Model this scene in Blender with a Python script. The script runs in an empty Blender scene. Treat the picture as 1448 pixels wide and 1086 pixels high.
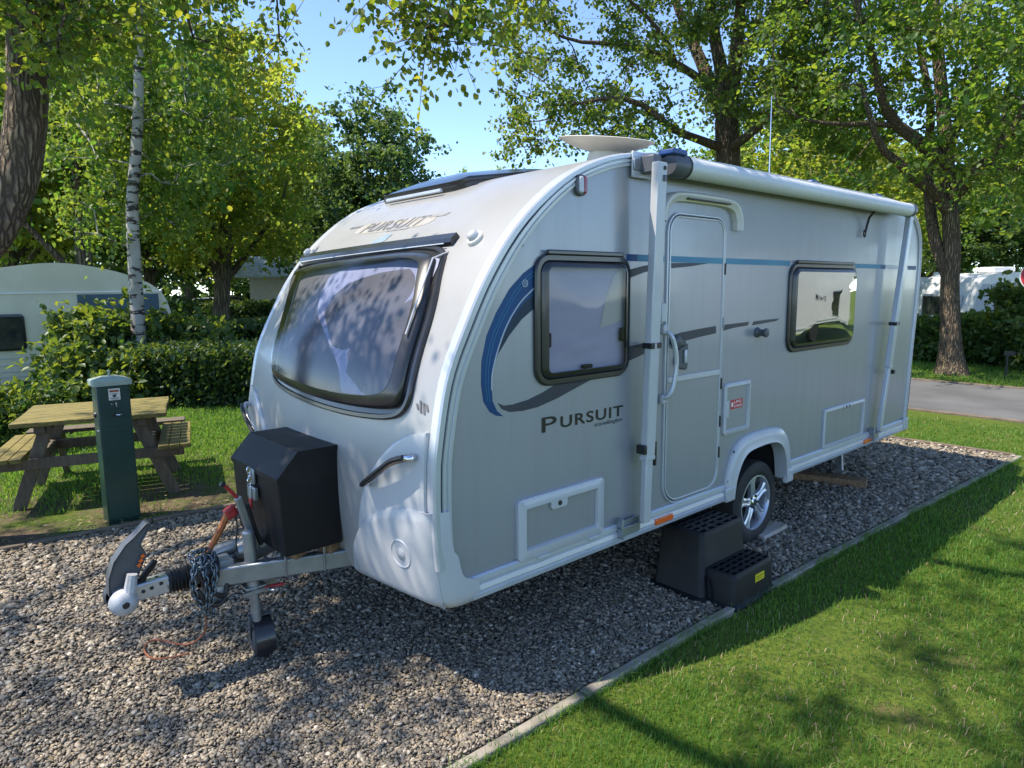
import bpy, bmesh, math, random
import numpy as np
from mathutils import Vector, Matrix

sc = bpy.context.scene
COL = sc.collection
R = math.radians
rng = np.random.default_rng(7)

# ---------------------------------------------------------------- helpers
def tag(o, label=None, cat=None, group=None, kind=None):
    if label: o['label'] = label
    if cat: o['category'] = cat
    if group: o['group'] = group
    if kind: o['kind'] = kind
    return o

def empty(name, loc, label=None, cat=None, group=None):
    o = bpy.data.objects.new(name, None)
    o.empty_display_size = .2
    o.location = loc
    COL.objects.link(o)
    return tag(o, label, cat, group)

def link(name, me, parent=None):
    o = bpy.data.objects.new(name, me)
    COL.objects.link(o)
    if parent is not None:
        o.parent = parent
        if parent.type == 'EMPTY':
            o.location = -Vector(parent.location)
    return o

def np_mesh(name, V, F, mat, tint=None, smooth=False, tint2=None):
    """V (n,3), F (m,k) constant-size faces"""
    V = np.asarray(V, np.float32); F = np.asarray(F, np.int32)
    me = bpy.data.meshes.new(name)
    me.vertices.add(len(V)); me.vertices.foreach_set('co', V.ravel())
    k = F.shape[1]
    me.loops.add(F.size); me.loops.foreach_set('vertex_index', F.ravel())
    me.polygons.add(len(F))
    me.polygons.foreach_set('loop_start', np.arange(0, F.size, k, dtype=np.int32))
    me.polygons.foreach_set('loop_total', np.full(len(F), k, np.int32))
    if smooth: me.polygons.foreach_set('use_smooth', np.ones(len(F), bool))
    for nm, t in (('tint', tint), ('tint2', tint2)):
        if t is not None:
            a = me.attributes.new(nm, 'FLOAT', 'POINT')
            a.data.foreach_set('value', np.asarray(t, np.float32))
    me.materials.append(mat)
    me.update(calc_edges=True)
    return me

def resample(P, step=None, n=None):
    P = np.asarray(P, float)
    d = np.r_[0, np.cumsum(np.linalg.norm(np.diff(P, axis=0), axis=1))]
    if n is None: n = max(2, int(round(d[-1] / step)) + 1)
    t = np.linspace(0, d[-1], n)
    return np.stack([np.interp(t, d, P[:, i]) for i in range(P.shape[1])], 1)

def smooth_curve(P, sub=8, closed=False):
    """Catmull-Rom through the points"""
    P = np.asarray(P, float); n = len(P); out = []
    rngk = range(n if closed else n - 1)
    for i in rngk:
        if closed: p0, p1, p2, p3 = P[i-1], P[i], P[(i+1) % n], P[(i+2) % n]
        else:
            p1, p2 = P[i], P[i+1]
            p0 = P[i-1] if i > 0 else 2*p1 - p2
            p3 = P[i+2] if i+2 < n else 2*p2 - p1
        for j in range(sub):
            t = j / sub
            out.append(.5*((2*p1) + (p2-p0)*t + (2*p0-5*p1+4*p2-p3)*t*t + (3*p1-p0-3*p2+p3)*t**3))
    if not closed: out.append(P[-1])
    return np.array(out)

def inset(P, d):
    """move a closed 2D outline inwards by d"""
    P = np.asarray(P, float)
    A = np.roll(P, 1, 0); B = np.roll(P, -1, 0)
    e1 = P - A; e2 = B - P
    e1 /= np.linalg.norm(e1, axis=1)[:, None] + 1e-9; e2 /= np.linalg.norm(e2, axis=1)[:, None] + 1e-9
    n1 = np.stack([-e1[:, 1], e1[:, 0]], 1); n2 = np.stack([-e2[:, 1], e2[:, 0]], 1)
    n = n1 + n2; n /= np.linalg.norm(n, axis=1)[:, None] + 1e-9
    c = np.clip((n * n1).sum(1), .4, 1)
    area = .5*np.sum(P[:, 0]*B[:, 1] - B[:, 0]*P[:, 1])
    return P + n * (d / c)[:, None] * (1 if area > 0 else -1)

def rrect(x0, x1, z0, z1, r, n=6, rs=None):
    rs = rs or (r, r, r, r)      # bottom-left, bottom-right, top-right, top-left
    out = []
    for (cx, cz, a0, q) in ((x0+rs[0], z0+rs[0], 180, rs[0]), (x1-rs[1], z0+rs[1], 270, rs[1]), (x1-rs[2], z1-rs[2], 0, rs[2]), (x0+rs[3], z1-rs[3], 90, rs[3])):
        for i in range(n+1):
            a = R(a0 + 90*i/n); out.append((cx + q*math.cos(a), cz + q*math.sin(a)))
    return np.array(out)

class MB:
    def __init__(s): s.v = []; s.f = []
    def add(s, vs, fs):
        o = len(s.v); s.v += [tuple(map(float, q)) for q in vs]; s.f += [tuple(o+i for i in q) for q in fs]; return s
    def box(s, x0, x1, y0, y1, z0, z1):
        return s.add([(x0,y0,z0),(x1,y0,z0),(x1,y1,z0),(x0,y1,z0),(x0,y0,z1),(x1,y0,z1),(x1,y1,z1),(x0,y1,z1)],
                     [(0,3,2,1),(4,5,6,7),(0,1,5,4),(1,2,6,5),(2,3,7,6),(3,0,4,7)])
    def obox(s, c, ax, ay, az):
        """box from centre and three half-axes"""
        c, ax, ay, az = map(lambda q: np.array(q, float), (c, ax, ay, az))
        vs = [c+i*ax+j*ay+k*az for k in (-1,1) for (i,j) in ((-1,-1),(1,-1),(1,1),(-1,1))]
        return s.add(vs, [(0,3,2,1),(4,5,6,7),(0,1,5,4),(1,2,6,5),(2,3,7,6),(3,0,4,7)])
    def beam(s, a, b, w, h, up=(0,0,1)):
        a, b, up = Vector(a), Vector(b), Vector(up)
        d = (b-a); L = d.length; d.normalize()
        sd = d.cross(up).normalized(); u = sd.cross(d).normalized()
        return s.obox((a+b)/2, d*L/2, sd*w/2, u*h/2)
    def loft(s, rings, closed=True, cap0=False, cap1=False):
        n = len(rings[0]); vs = [p for r in rings for p in r]; fs = []
        for k in range(len(rings)-1):
            for i in range(n if closed else n-1):
                j = (i+1) % n
                fs.append((k*n+i, k*n+j, (k+1)*n+j, (k+1)*n+i))
        if cap0: fs.append(tuple(range(n))[::-1])
        if cap1: fs.append(tuple((len(rings)-1)*n+i for i in range(n)))
        return s.add(vs, fs)
    def prism(s, poly, m0, m1):
        """closed outline mapped by two functions to its two faces"""
        return s.loft([[m0(*p) for p in poly], [m1(*p) for p in poly]], True, True, True)
    def tube(s, path, r, n=8, cap=True, flat=1.0):
        P = np.asarray(path, float); m = len(P)
        r = np.full(m, r) if np.isscalar(r) else np.asarray(r, float)
        T = np.gradient(P, axis=0); T /= np.linalg.norm(T, axis=1)[:, None] + 1e-9
        u = np.array([0,0,1.]) if abs(T[0][2]) < .9 else np.array([1.,0,0])
        u = u - T[0]*(u@T[0]); u /= np.linalg.norm(u)
        rings = []
        for i in range(m):
            u = u - T[i]*(u@T[i]); u /= np.linalg.norm(u)+1e-9
            w = np.cross(T[i], u)
            rings.append([P[i] + r[i]*(math.cos(2*math.pi*k/n)*u*flat + math.sin(2*math.pi*k/n)*w) for k in range(n)])
        return s.loft(rings, True, cap, cap)
    def lathe(s, prof, o, axis, n=24, cap0=False, cap1=False):
        """prof: (radius, along) pairs turned about an axis"""
        a = Vector(axis).normalized(); u = a.orthogonal().normalized(); w = a.cross(u); o = Vector(o)
        return s.loft([[o + a*h + (u*math.cos(2*math.pi*k/n) + w*math.sin(2*math.pi*k/n))*r for k in range(n)] for r, h in prof], True, cap0, cap1)
    def grid(s, P):
        P = np.asarray(P); a, b = P.shape[:2]
        return s.add(P.reshape(-1, 3), [(i*b+j, i*b+j+1, (i+1)*b+j+1, (i+1)*b+j) for i in range(a-1) for j in range(b-1)])
    def build(s, name, mat, parent=None, bevel=0, seg=2, angle=35, smooth=True, label=None, fixn=True):
        me = bpy.data.meshes.new(name)
        me.from_pydata(s.v, [], s.f)
        if fixn:
            bm = bmesh.new(); bm.from_mesh(me)
            bmesh.ops.recalc_face_normals(bm, faces=bm.faces[:]); bm.to_mesh(me); bm.free()
        me.materials.append(mat)
        if smooth:
            me.shade_smooth(); me.set_sharp_from_angle(angle=R(angle))
        me.update()
        o = link(name, me, parent)
        if bevel:
            b = o.modifiers.new('bevel', 'BEVEL'); b.width = bevel; b.segments = seg; b.limit_method = 'ANGLE'; b.angle_limit = R(40); b.harden_normals = False
        if label: o['label'] = label
        return o

def text_verts(body, spacing=1.0, bold=0.0, shear=0.0):
    cu = bpy.data.curves.new('t', 'FONT'); cu.body = body; cu.space_character = spacing; cu.offset = bold; cu.shear = shear; cu.resolution_u = 4
    o = bpy.data.objects.new('t', cu); COL.objects.link(o)
    dg = bpy.context.evaluated_depsgraph_get()
    me = bpy.data.meshes.new_from_object(o.evaluated_get(dg))
    V = [tuple(v.co) for v in me.vertices]; F = [tuple(p.vertices) for p in me.polygons]
    bpy.data.objects.remove(o); bpy.data.curves.remove(cu); bpy.data.meshes.remove(me)
    return np.array(V), F

# ---------------------------------------------------------------- materials
def mat(name, col, rough=.5, metal=0., col2=None, scale=8., bump=0., bscale=None, coat=0., detail=4., spec=.5, lo=.35, hi=.65, stretch=None, bdist=.01):
    m = bpy.data.materials.new(name); m.use_nodes = True
    nt = m.node_tree; N = nt.nodes; L = nt.links; b = N['Principled BSDF']
    b.inputs['Base Color'].default_value = (*col, 1); b.inputs['Roughness'].default_value = rough; b.inputs['Metallic'].default_value = metal
    b.inputs['Coat Weight'].default_value = coat; b.inputs['Coat Roughness'].default_value = .08; b.inputs['Specular IOR Level'].default_value = spec
    tc = N.new('ShaderNodeTexCoord'); src = tc.outputs['Object']
    if stretch:
        mp = N.new('ShaderNodeMapping'); mp.inputs['Scale'].default_value = stretch; L.new(src, mp.inputs[0]); src = mp.outputs[0]
    if col2 is not None:
        n = N.new('ShaderNodeTexNoise'); n.inputs['Scale'].default_value = scale; n.inputs['Detail'].default_value = detail; L.new(src, n.inputs['Vector'])
        r = N.new('ShaderNodeMapRange'); r.inputs[1].default_value = lo; r.inputs[2].default_value = hi; L.new(n.outputs['Fac'], r.inputs[0])
        x = N.new('ShaderNodeMix'); x.data_type = 'RGBA'; x.inputs[6].default_value = (*col, 1); x.inputs[7].default_value = (*col2, 1)
        L.new(r.outputs[0], x.inputs[0]); L.new(x.outputs[2], b.inputs['Base Color'])
    if bump:
        n2 = N.new('ShaderNodeTexNoise'); n2.inputs['Scale'].default_value = bscale or scale*3; n2.inputs['Detail'].default_value = 5; L.new(src, n2.inputs['Vector'])
        bp = N.new('ShaderNodeBump'); bp.inputs['Strength'].default_value = bump; bp.inputs['Distance'].default_value = bdist; L.new(n2.outputs['Fac'], bp.inputs['Height']); L.new(bp.outputs[0], b.inputs['Normal'])
    return m

def leaf_mat(name, c0, c1, t0, t1, trans=.45, rough=.45):
    """diffuse + translucent leaf, colour varied leaf by leaf"""
    c0, c1, t0, t1 = [(r*1.06, g*.98, b*1.45+.002) for r, g, b in (c0, c1, t0, t1)]
    m = bpy.data.materials.new(name); m.use_nodes = True
    nt = m.node_tree; N = nt.nodes; L = nt.links; b = N['Principled BSDF']; out = N['Material Output']
    at = N.new('ShaderNodeAttribute'); at.attribute_name = 'tint'
    def mx(a, c):
        x = N.new('ShaderNodeMix'); x.data_type = 'RGBA'; x.inputs[6].default_value = (*a, 1); x.inputs[7].default_value = (*c, 1); L.new(at.outputs['Fac'], x.inputs[0]); return x.outputs[2]
    L.new(mx(c0, c1), b.inputs['Base Color']); b.inputs['Roughness'].default_value = rough; b.inputs['Specular IOR Level'].default_value = .35
    t = N.new('ShaderNodeBsdfTranslucent'); L.new(mx(t0, t1), t.inputs['Color'])
    s = N.new('ShaderNodeMixShader'); s.inputs[0].default_value = trans; L.new(b.outputs[0], s.inputs[1]); L.new(t.outputs[0], s.inputs[2]); L.new(s.outputs[0], out.inputs['Surface'])
    return m

def pane_mat(name, tint, refl, rough=.02, bump=0., mul=1.6):
    """tinted acrylic: see-through sheet with a clear reflection"""
    m = bpy.data.materials.new(name); m.use_nodes = True
    nt = m.node_tree; N = nt.nodes; L = nt.links; out = N['Material Output']; N.remove(N['Principled BSDF'])
    tr = N.new('ShaderNodeBsdfTransparent'); tr.inputs[0].default_value = (*tint, 1)
    g = N.new('ShaderNodeBsdfGlossy'); g.inputs['Roughness'].default_value = rough; g.inputs[0].default_value = (1, 1, 1, 1)
    fr = N.new('ShaderNodeFresnel'); fr.inputs[0].default_value = 1.5
    ma = N.new('ShaderNodeMath'); ma.operation = 'MULTIPLY_ADD'; ma.inputs[1].default_value = mul; ma.inputs[2].default_value = refl; ma.use_clamp = True; L.new(fr.outputs[0], ma.inputs[0])
    s = N.new('ShaderNodeMixShader'); L.new(ma.outputs[0], s.inputs[0]); L.new(tr.outputs[0], s.inputs[1]); L.new(g.outputs[0], s.inputs[2]); L.new(s.outputs[0], out.inputs['Surface'])
    if bump:
        tc = N.new('ShaderNodeTexCoord'); n = N.new('ShaderNodeTexNoise'); n.inputs['Scale'].default_value = 2.2; L.new(tc.outputs['Object'], n.inputs['Vector'])
        bp = N.new('ShaderNodeBump'); bp.inputs['Strength'].default_value = bump; bp.inputs['Distance'].default_value = .05; L.new(n.outputs['Fac'], bp.inputs['Height'])
        L.new(bp.outputs[0], g.inputs['Normal'])
    return m

M = {}
M['silver'] = mat('silver_panel', (.298,.306,.330), .36, .2, (.313,.320,.343), 1.3, .10, .9, coat=.35, bdist=.05)
def weather(m, grime, z0, z1, amt):
    """rain streaks down the panel and road dirt along its foot"""
    nt = m.node_tree; N = nt.nodes; L = nt.links; b = N['Principled BSDF']; src = b.inputs['Base Color'].links[0].from_socket
    g = N.new('ShaderNodeNewGeometry'); mp = N.new('ShaderNodeMapping'); mp.inputs['Scale'].default_value = (9, 9, .45); L.new(g.outputs['Position'], mp.inputs[0])
    n = N.new('ShaderNodeTexNoise'); n.inputs['Scale'].default_value = 1.5; n.inputs['Detail'].default_value = 6; n.inputs['Roughness'].default_value = .7; L.new(mp.outputs[0], n.inputs['Vector'])
    r = N.new('ShaderNodeMapRange'); r.inputs[1].default_value = .48; r.inputs[2].default_value = .78; r.inputs[4].default_value = amt; L.new(n.outputs['Fac'], r.inputs[0])
    sx = N.new('ShaderNodeSeparateXYZ'); L.new(g.outputs['Position'], sx.inputs[0])
    lo = N.new('ShaderNodeMapRange'); lo.inputs[1].default_value = z1; lo.inputs[2].default_value = z0; lo.inputs[4].default_value = .55; L.new(sx.outputs['Z'], lo.inputs[0])
    n2 = N.new('ShaderNodeTexNoise'); n2.inputs['Scale'].default_value = 14; n2.inputs['Detail'].default_value = 7; n2.inputs['Roughness'].default_value = .75; L.new(g.outputs['Position'], n2.inputs['Vector'])
    mu = N.new('ShaderNodeMath'); mu.operation = 'MULTIPLY'; L.new(lo.outputs[0], mu.inputs[0]); L.new(n2.outputs['Fac'], mu.inputs[1])
    ad = N.new('ShaderNodeMath'); ad.use_clamp = True; L.new(mu.outputs[0], ad.inputs[0]); L.new(r.outputs[0], ad.inputs[1])
    x = N.new('ShaderNodeMix'); x.data_type = 'RGBA'; x.inputs[7].default_value = (*grime, 1); L.new(ad.outputs[0], x.inputs[0]); L.new(src, x.inputs[6]); L.new(x.outputs[2], b.inputs['Base Color'])
    rr = N.new('ShaderNodeMapRange'); rr.inputs[3].default_value = b.inputs['Roughness'].default_value - .06; rr.inputs[4].default_value = b.inputs['Roughness'].default_value + .22; L.new(ad.outputs[0], rr.inputs[0]); L.new(rr.outputs[0], b.inputs['Roughness'])
weather(M['silver'], (.19,.185,.175), .50, .95, .22)
M['white'] = mat('white_moulding', (.48,.485,.50), .38, 0, (.435,.44,.455), 3., .02, 40, coat=.2)
M['grp'] = mat('white_front_panel', (.335,.335,.335), .40, .1, (.305,.30,.292), 2.2, .03, 1.2, coat=.2, bdist=.04)
weather(M['white'], (.36,.35,.32), .38, .75, .12); weather(M['grp'], (.42,.41,.38), .40, .80, .12)
M['rail'] = mat('white_aluminium_rail', (.52,.54,.58), .3, .3, (.47,.49,.53), 5., coat=.2)
M['roof'] = mat('white_roof', (.66,.66,.65), .5, 0, (.54,.54,.52), 3.)
M['seal'] = mat('dark_seal', (.012,.012,.014), .45)
M['black_frame'] = mat('black_frame', (.014,.014,.017), .28, 0, (.022,.022,.024), 6., coat=.3)
M['black_box'] = mat('black_paint', (.008,.008,.0095), .5, 0, (.022,.021,.020), 5., .10, 260, spec=.25, lo=.5, hi=.85)
M['black_plastic'] = mat('black_plastic', (.007,.0075,.009), .5, 0, (.024,.022,.020), 6., .08, 200, spec=.3, lo=.5, hi=.85)
M['grey_plastic'] = mat('grey_plastic', (.075,.08,.09), .5, 0, (.06,.065,.07), 12., .05, 150)
M['blue'] = mat('blue_decal', (.004,.062,.18), .45, 0, (.003,.045,.14), 2., spec=.3)
M['teal'] = mat('teal_decal', (.006,.030,.060), .42, 0, (.005,.022,.045), 2., spec=.3)
M['stripe'] = mat('blue_stripe_decal', (.030,.17,.29), .42, 0, (.06,.24,.35), 2.5, spec=.3)
M['dkgrey'] = mat('dark_grey_decal', (.030,.034,.046), .42, 0, (.05,.054,.068), 1.5, spec=.3)
M['ltline'] = mat('pale_decal', (.45,.48,.52), .35)
M['ink'] = mat('black_lettering', (.008,.008,.011), .35)
M['faded'] = mat('faded_lettering', (.085,.085,.10), .5, 0, (.16,.155,.155), 22.)
M['fadedlight'] = mat('faded_bar', (.17,.17,.185), .5, 0, (.25,.245,.24), 20.)
M['flag'] = mat('faded_blue_decal', (.15,.25,.33), .5, 0, (.24,.29,.32), 8.)
M['stain'] = mat('yellowed_glue', (.30,.27,.215), .5, 0, (.325,.315,.30), 14.)
M['chrome'] = mat('chrome', (.62,.62,.64), .16, 1.)
M['steel'] = mat('galvanised_steel', (.33,.36,.38), .42, .75, (.24,.265,.28), 9., .08, 60)
M['alu'] = mat('alloy_wheel', (.52,.54,.58), .27, .6, (.46,.48,.52), 6., coat=.4)
M['tyre'] = mat('tyre_rubber', (.013,.013,.014), .7, 0, (.024,.023,.022), 7., .1, 90)
M['orange_refl'] = mat('orange_reflector', (.75,.13,.015), .25, coat=.6)
M['red_lens'] = mat('red_lens', (.30,.012,.018), .18, coat=.6)
M['clear_lens'] = mat('clear_lens', (.45,.45,.46), .15, coat=.7)
M['red_paint'] = mat('red_paint', (.42,.03,.03), .5, 0, (.28,.02,.02), 30.)
M['red_label'] = mat('red_label', (.50,.02,.035), .4)
M['white_ink'] = mat('white_lettering', (.8,.8,.8), .5)
M['rust'] = mat('rusty_lever', (.34,.13,.03), .65, .2, (.22,.05,.02), 38., .15, 90)
M['awning'] = mat('grey_white_vinyl', (.62,.63,.64), .42, 0, (.55,.56,.575), 4., .55, 26., stretch=(.35,1,1), bdist=.006)
M['awn_grey'] = mat('awning_end_cap', (.10,.105,.12), .4, 0, (.08,.085,.1), 8.)
M['awn_blue'] = mat('blue_cap', (.02,.06,.21), .4)
M['dish'] = mat('dish_white', (.64,.61,.55), .5, 0, (.56,.53,.48), 5.)
M['solar'] = mat('solar_glass', (.010,.014,.032), .16, 0, (.016,.02,.038), 5., coat=.1)
M['blind'] = mat('cassette_blind', (.46,.45,.54), .8, 0, (.40,.39,.48), 3., .06, 3., stretch=(1,1,4))
M['sky_reflection'] = mat('painted_sky_reflection', (.27,.29,.40), .7, 0, (.23,.25,.35), 3.)  # reflected sky put in as a flat colour behind the front pane
M['cream_blind'] = mat('cream_curtain', (.55,.53,.47), .8)
M['interior'] = mat('dim_interior', (.075,.078,.09), .8, 0, (.12,.12,.135), 2.5)
M['pane'] = pane_mat('acrylic_pane', (.90,.89,.92), .0, .06, .03, .5)
M['pane_front'] = pane_mat('acrylic_front_pane', (.86,.87,.92), .02, .12, .03, .6)
M['pane_rear'] = pane_mat('acrylic_rear_pane', (.45,.45,.48), .40, .015, .02)
M['underbody'] = mat('underbody', (.02,.02,.02), .9)
M['wood'] = mat('sawn_timber', (.24,.15,.075), .75, 0, (.15,.09,.045), 14., .2, 40, stretch=(.25,3,3))
M['wood_pale'] = mat('pale_board', (.45,.42,.38), .7, 0, (.33,.27,.2), 8., .2, 40, stretch=(.3,3,3))
M['table'] = mat('tanalised_timber', (.25,.20,.048), .75, 0, (.12,.10,.032), 9., .25, 30, stretch=(.6,7,7))
M['table_grey'] = mat('weathered_timber', (.16,.125,.085), .8, 0, (.10,.08,.055), 9., .25, 40, stretch=(4,4,.6))
M['green_post'] = mat('green_powder_coat', (.010,.048,.036), .40, 0, (.008,.036,.028), 6., coat=.15)
M['post_cap'] = mat('grey_green_cap', (.33,.40,.33), .6, 0, (.25,.31,.25), 9.)
M['paper'] = mat('paper_notice', (.66,.64,.56), .6)
M['yellow'] = mat('yellow_label', (.62,.52,.02), .5)
M['cap_grey'] = mat('scuffed_white_cap', (.47,.48,.50), .45, 0, (.33,.33,.34), 26., .05, 60)
M['chain'] = mat('chain_steel', (.10,.14,.17), .35, .8, (.16,.19,.21), 30.)
M['kerb'] = mat('concrete_edging', (.33,.29,.235), .9, 0, (.17,.15,.12), 5., .4, 50)
M['timber_edge'] = mat('edging_board', (.17,.13,.09), .85, 0, (.10,.08,.06), 6., .4, 40)
M['oldvan'] = mat('cream_caravan', (.66,.63,.53), .5, 0, (.57,.55,.45), 1.6, coat=.1)
M['vanwhite'] = mat('white_caravan', (.74,.75,.76), .35, 0, (.68,.69,.70), 2., coat=.3)
M['vangrey'] = mat('grey_caravan_panel', (.42,.45,.50), .4)
M['vanwin'] = mat('dark_window', (.02,.025,.028), .08, 0, (.055,.06,.05), 3., coat=.5)
M['bluepanel'] = mat('blue_awning_fabric', (.07,.125,.17), .7, 0, (.05,.09,.125), 1.4)
M['siding'] = mat('painted_siding', (.52,.50,.42), .7, 0, (.45,.44,.37), 3.)
M['siding_roof'] = mat('pale_roof_sheet', (.44,.47,.48), .5, 0, (.30,.35,.33), 4.)
M['asphalt'] = mat('asphalt', (.125,.125,.125), .9, 0, (.085,.085,.085), 1.1, .5, 120, bdist=.004)
M['slab'] = mat('pitch_paving', (.17,.17,.165), .9, 0, (.12,.12,.115), 3., .4, 60)
def bark_mat(name, ridge, fissure, moss, scale=1.):
    """deeply fissured bark: long plates between dark cracks"""
    m = bpy.data.materials.new(name); m.use_nodes = True; nt = m.node_tree; N = nt.nodes; L = nt.links; b = N['Principled BSDF']
    tc = N.new('ShaderNodeTexCoord')
    nz = N.new('ShaderNodeTexNoise'); nz.inputs['Scale'].default_value = 6*scale; nz.inputs['Detail'].default_value = 4; L.new(tc.outputs['Object'], nz.inputs['Vector'])
    ad = N.new('ShaderNodeMix'); ad.data_type = 'VECTOR'; ad.inputs[0].default_value = .07; L.new(tc.outputs['Object'], ad.inputs[4]); L.new(nz.outputs['Color'], ad.inputs[5])
    mp = N.new('ShaderNodeMapping'); mp.inputs['Scale'].default_value = (30*scale, 30*scale, 3.6*scale); L.new(ad.outputs[1], mp.inputs[0])
    v = N.new('ShaderNodeTexVoronoi'); v.feature = 'DISTANCE_TO_EDGE'; v.inputs['Scale'].default_value = 1; L.new(mp.outputs[0], v.inputs['Vector'])
    r = N.new('ShaderNodeMapRange'); r.inputs[1].default_value = .02; r.inputs[2].default_value = .30; L.new(v.outputs['Distance'], r.inputs[0])
    n2 = N.new('ShaderNodeTexNoise'); n2.inputs['Scale'].default_value = 1.6; n2.inputs['Detail'].default_value = 6; L.new(tc.outputs['Object'], n2.inputs['Vector'])
    r2 = N.new('ShaderNodeMapRange'); r2.inputs[1].default_value = .45; r2.inputs[2].default_value = .68; L.new(n2.outputs['Fac'], r2.inputs[0])
    x1 = N.new('ShaderNodeMix'); x1.data_type = 'RGBA'; x1.inputs[6].default_value = (*ridge,1); x1.inputs[7].default_value = (*moss,1); L.new(r2.outputs[0], x1.inputs[0])
    x2 = N.new('ShaderNodeMix'); x2.data_type = 'RGBA'; x2.inputs[6].default_value = (*fissure,1); L.new(r.outputs[0], x2.inputs[0]); L.new(x1.outputs[2], x2.inputs[7]); L.new(x2.outputs[2], b.inputs['Base Color'])
    hh = N.new('ShaderNodeMath'); hh.operation = 'MULTIPLY_ADD'; hh.inputs[1].default_value = .35; L.new(nz.outputs['Fac'], hh.inputs[0]); L.new(r.outputs[0], hh.inputs[2])
    bp = N.new('ShaderNodeBump'); bp.inputs['Strength'].default_value = 1; bp.inputs['Distance'].default_value = .028/scale; L.new(hh.outputs[0], bp.inputs['Height']); L.new(bp.outputs[0], b.inputs['Normal'])
    b.inputs['Roughness'].default_value = .9; b.inputs['Specular IOR Level'].default_value = .2
    return m
M['bark'] = bark_mat('grey_brown_bark', (.25,.19,.13), (.075,.055,.04), (.20,.175,.10))
M['bark_far'] = bark_mat('grey_bark', (.21,.17,.12), (.08,.065,.05), (.15,.15,.08), .45)
M['twig'] = mat('twig_bark', (.055,.045,.032), .9)

def birch_mat():
    m = mat('birch_bark', (.38,.36,.33), .75, 0, (.26,.24,.205), 4., .3, 20, stretch=(1,1,.5))
    nt = m.node_tree; N = nt.nodes; L = nt.links; b = N['Principled BSDF']
    tc = N.new('ShaderNodeTexCoord'); mp = N.new('ShaderNodeMapping'); mp.inputs['Scale'].default_value = (1.6, 1.6, 5.2); L.new(tc.outputs['Object'], mp.inputs[0])
    n = N.new('ShaderNodeTexNoise'); n.inputs['Scale'].default_value = 2.2; n.inputs['Detail'].default_value = 5; n.inputs['Roughness'].default_value = .62; L.new(mp.outputs[0], n.inputs['Vector'])
    r = N.new('ShaderNodeMapRange'); r.inputs[1].default_value = .535; r.inputs[2].default_value = .57; L.new(n.outputs['Fac'], r.inputs[0])
    x = N.new('ShaderNodeMix'); x.data_type = 'RGBA'; x.inputs[7].default_value = (.025,.02,.016, 1)
    src = b.inputs['Base Color'].links[0].from_socket
    L.new(src, x.inputs[6]); L.new(r.outputs[0], x.inputs[0]); L.new(x.outputs[2], b.inputs['Base Color'])
    return m
M['birch'] = birch_mat()

M['leaf_near'] = leaf_mat('leaf_near_tree', (.040,.095,.012), (.115,.15,.018), (.13,.32,.014), (.50,.54,.025), .52)
M['leaf_birch'] = leaf_mat('leaf_birch', (.045,.11,.018), (.12,.18,.022), (.13,.34,.022), (.45,.54,.035), .5)
M['leaf_maple'] = leaf_mat('leaf_maple', (.085,.15,.018), (.20,.20,.022), (.26,.48,.03), (.60,.64,.045), .58)
M['leaf_dark'] = leaf_mat('leaf_dark', (.028,.085,.026), (.075,.135,.035), (.09,.22,.03), (.28,.40,.04), .4)
M['leaf_big'] = leaf_mat('leaf_big', (.042,.095,.018), (.100,.155,.024), (.14,.30,.018), (.40,.49,.03), .48)
M['leaf_right'] = leaf_mat('leaf_right', (.038,.10,.016), (.105,.165,.02), (.12,.33,.016), (.42,.54,.03), .52)
M['leaf_laurel'] = leaf_mat('leaf_laurel', (.026,.072,.015), (.085,.145,.024), (.10,.24,.015), (.45,.55,.03), .36, .42)
M['leaf_hedge'] = leaf_mat('leaf_hedge', (.020,.055,.014), (.065,.11,.022), (.07,.18,.014), (.32,.44,.03), .34, .4)
M['hedge_core'] = mat('hedge_core', (.008,.014,.005), .95)
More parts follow.
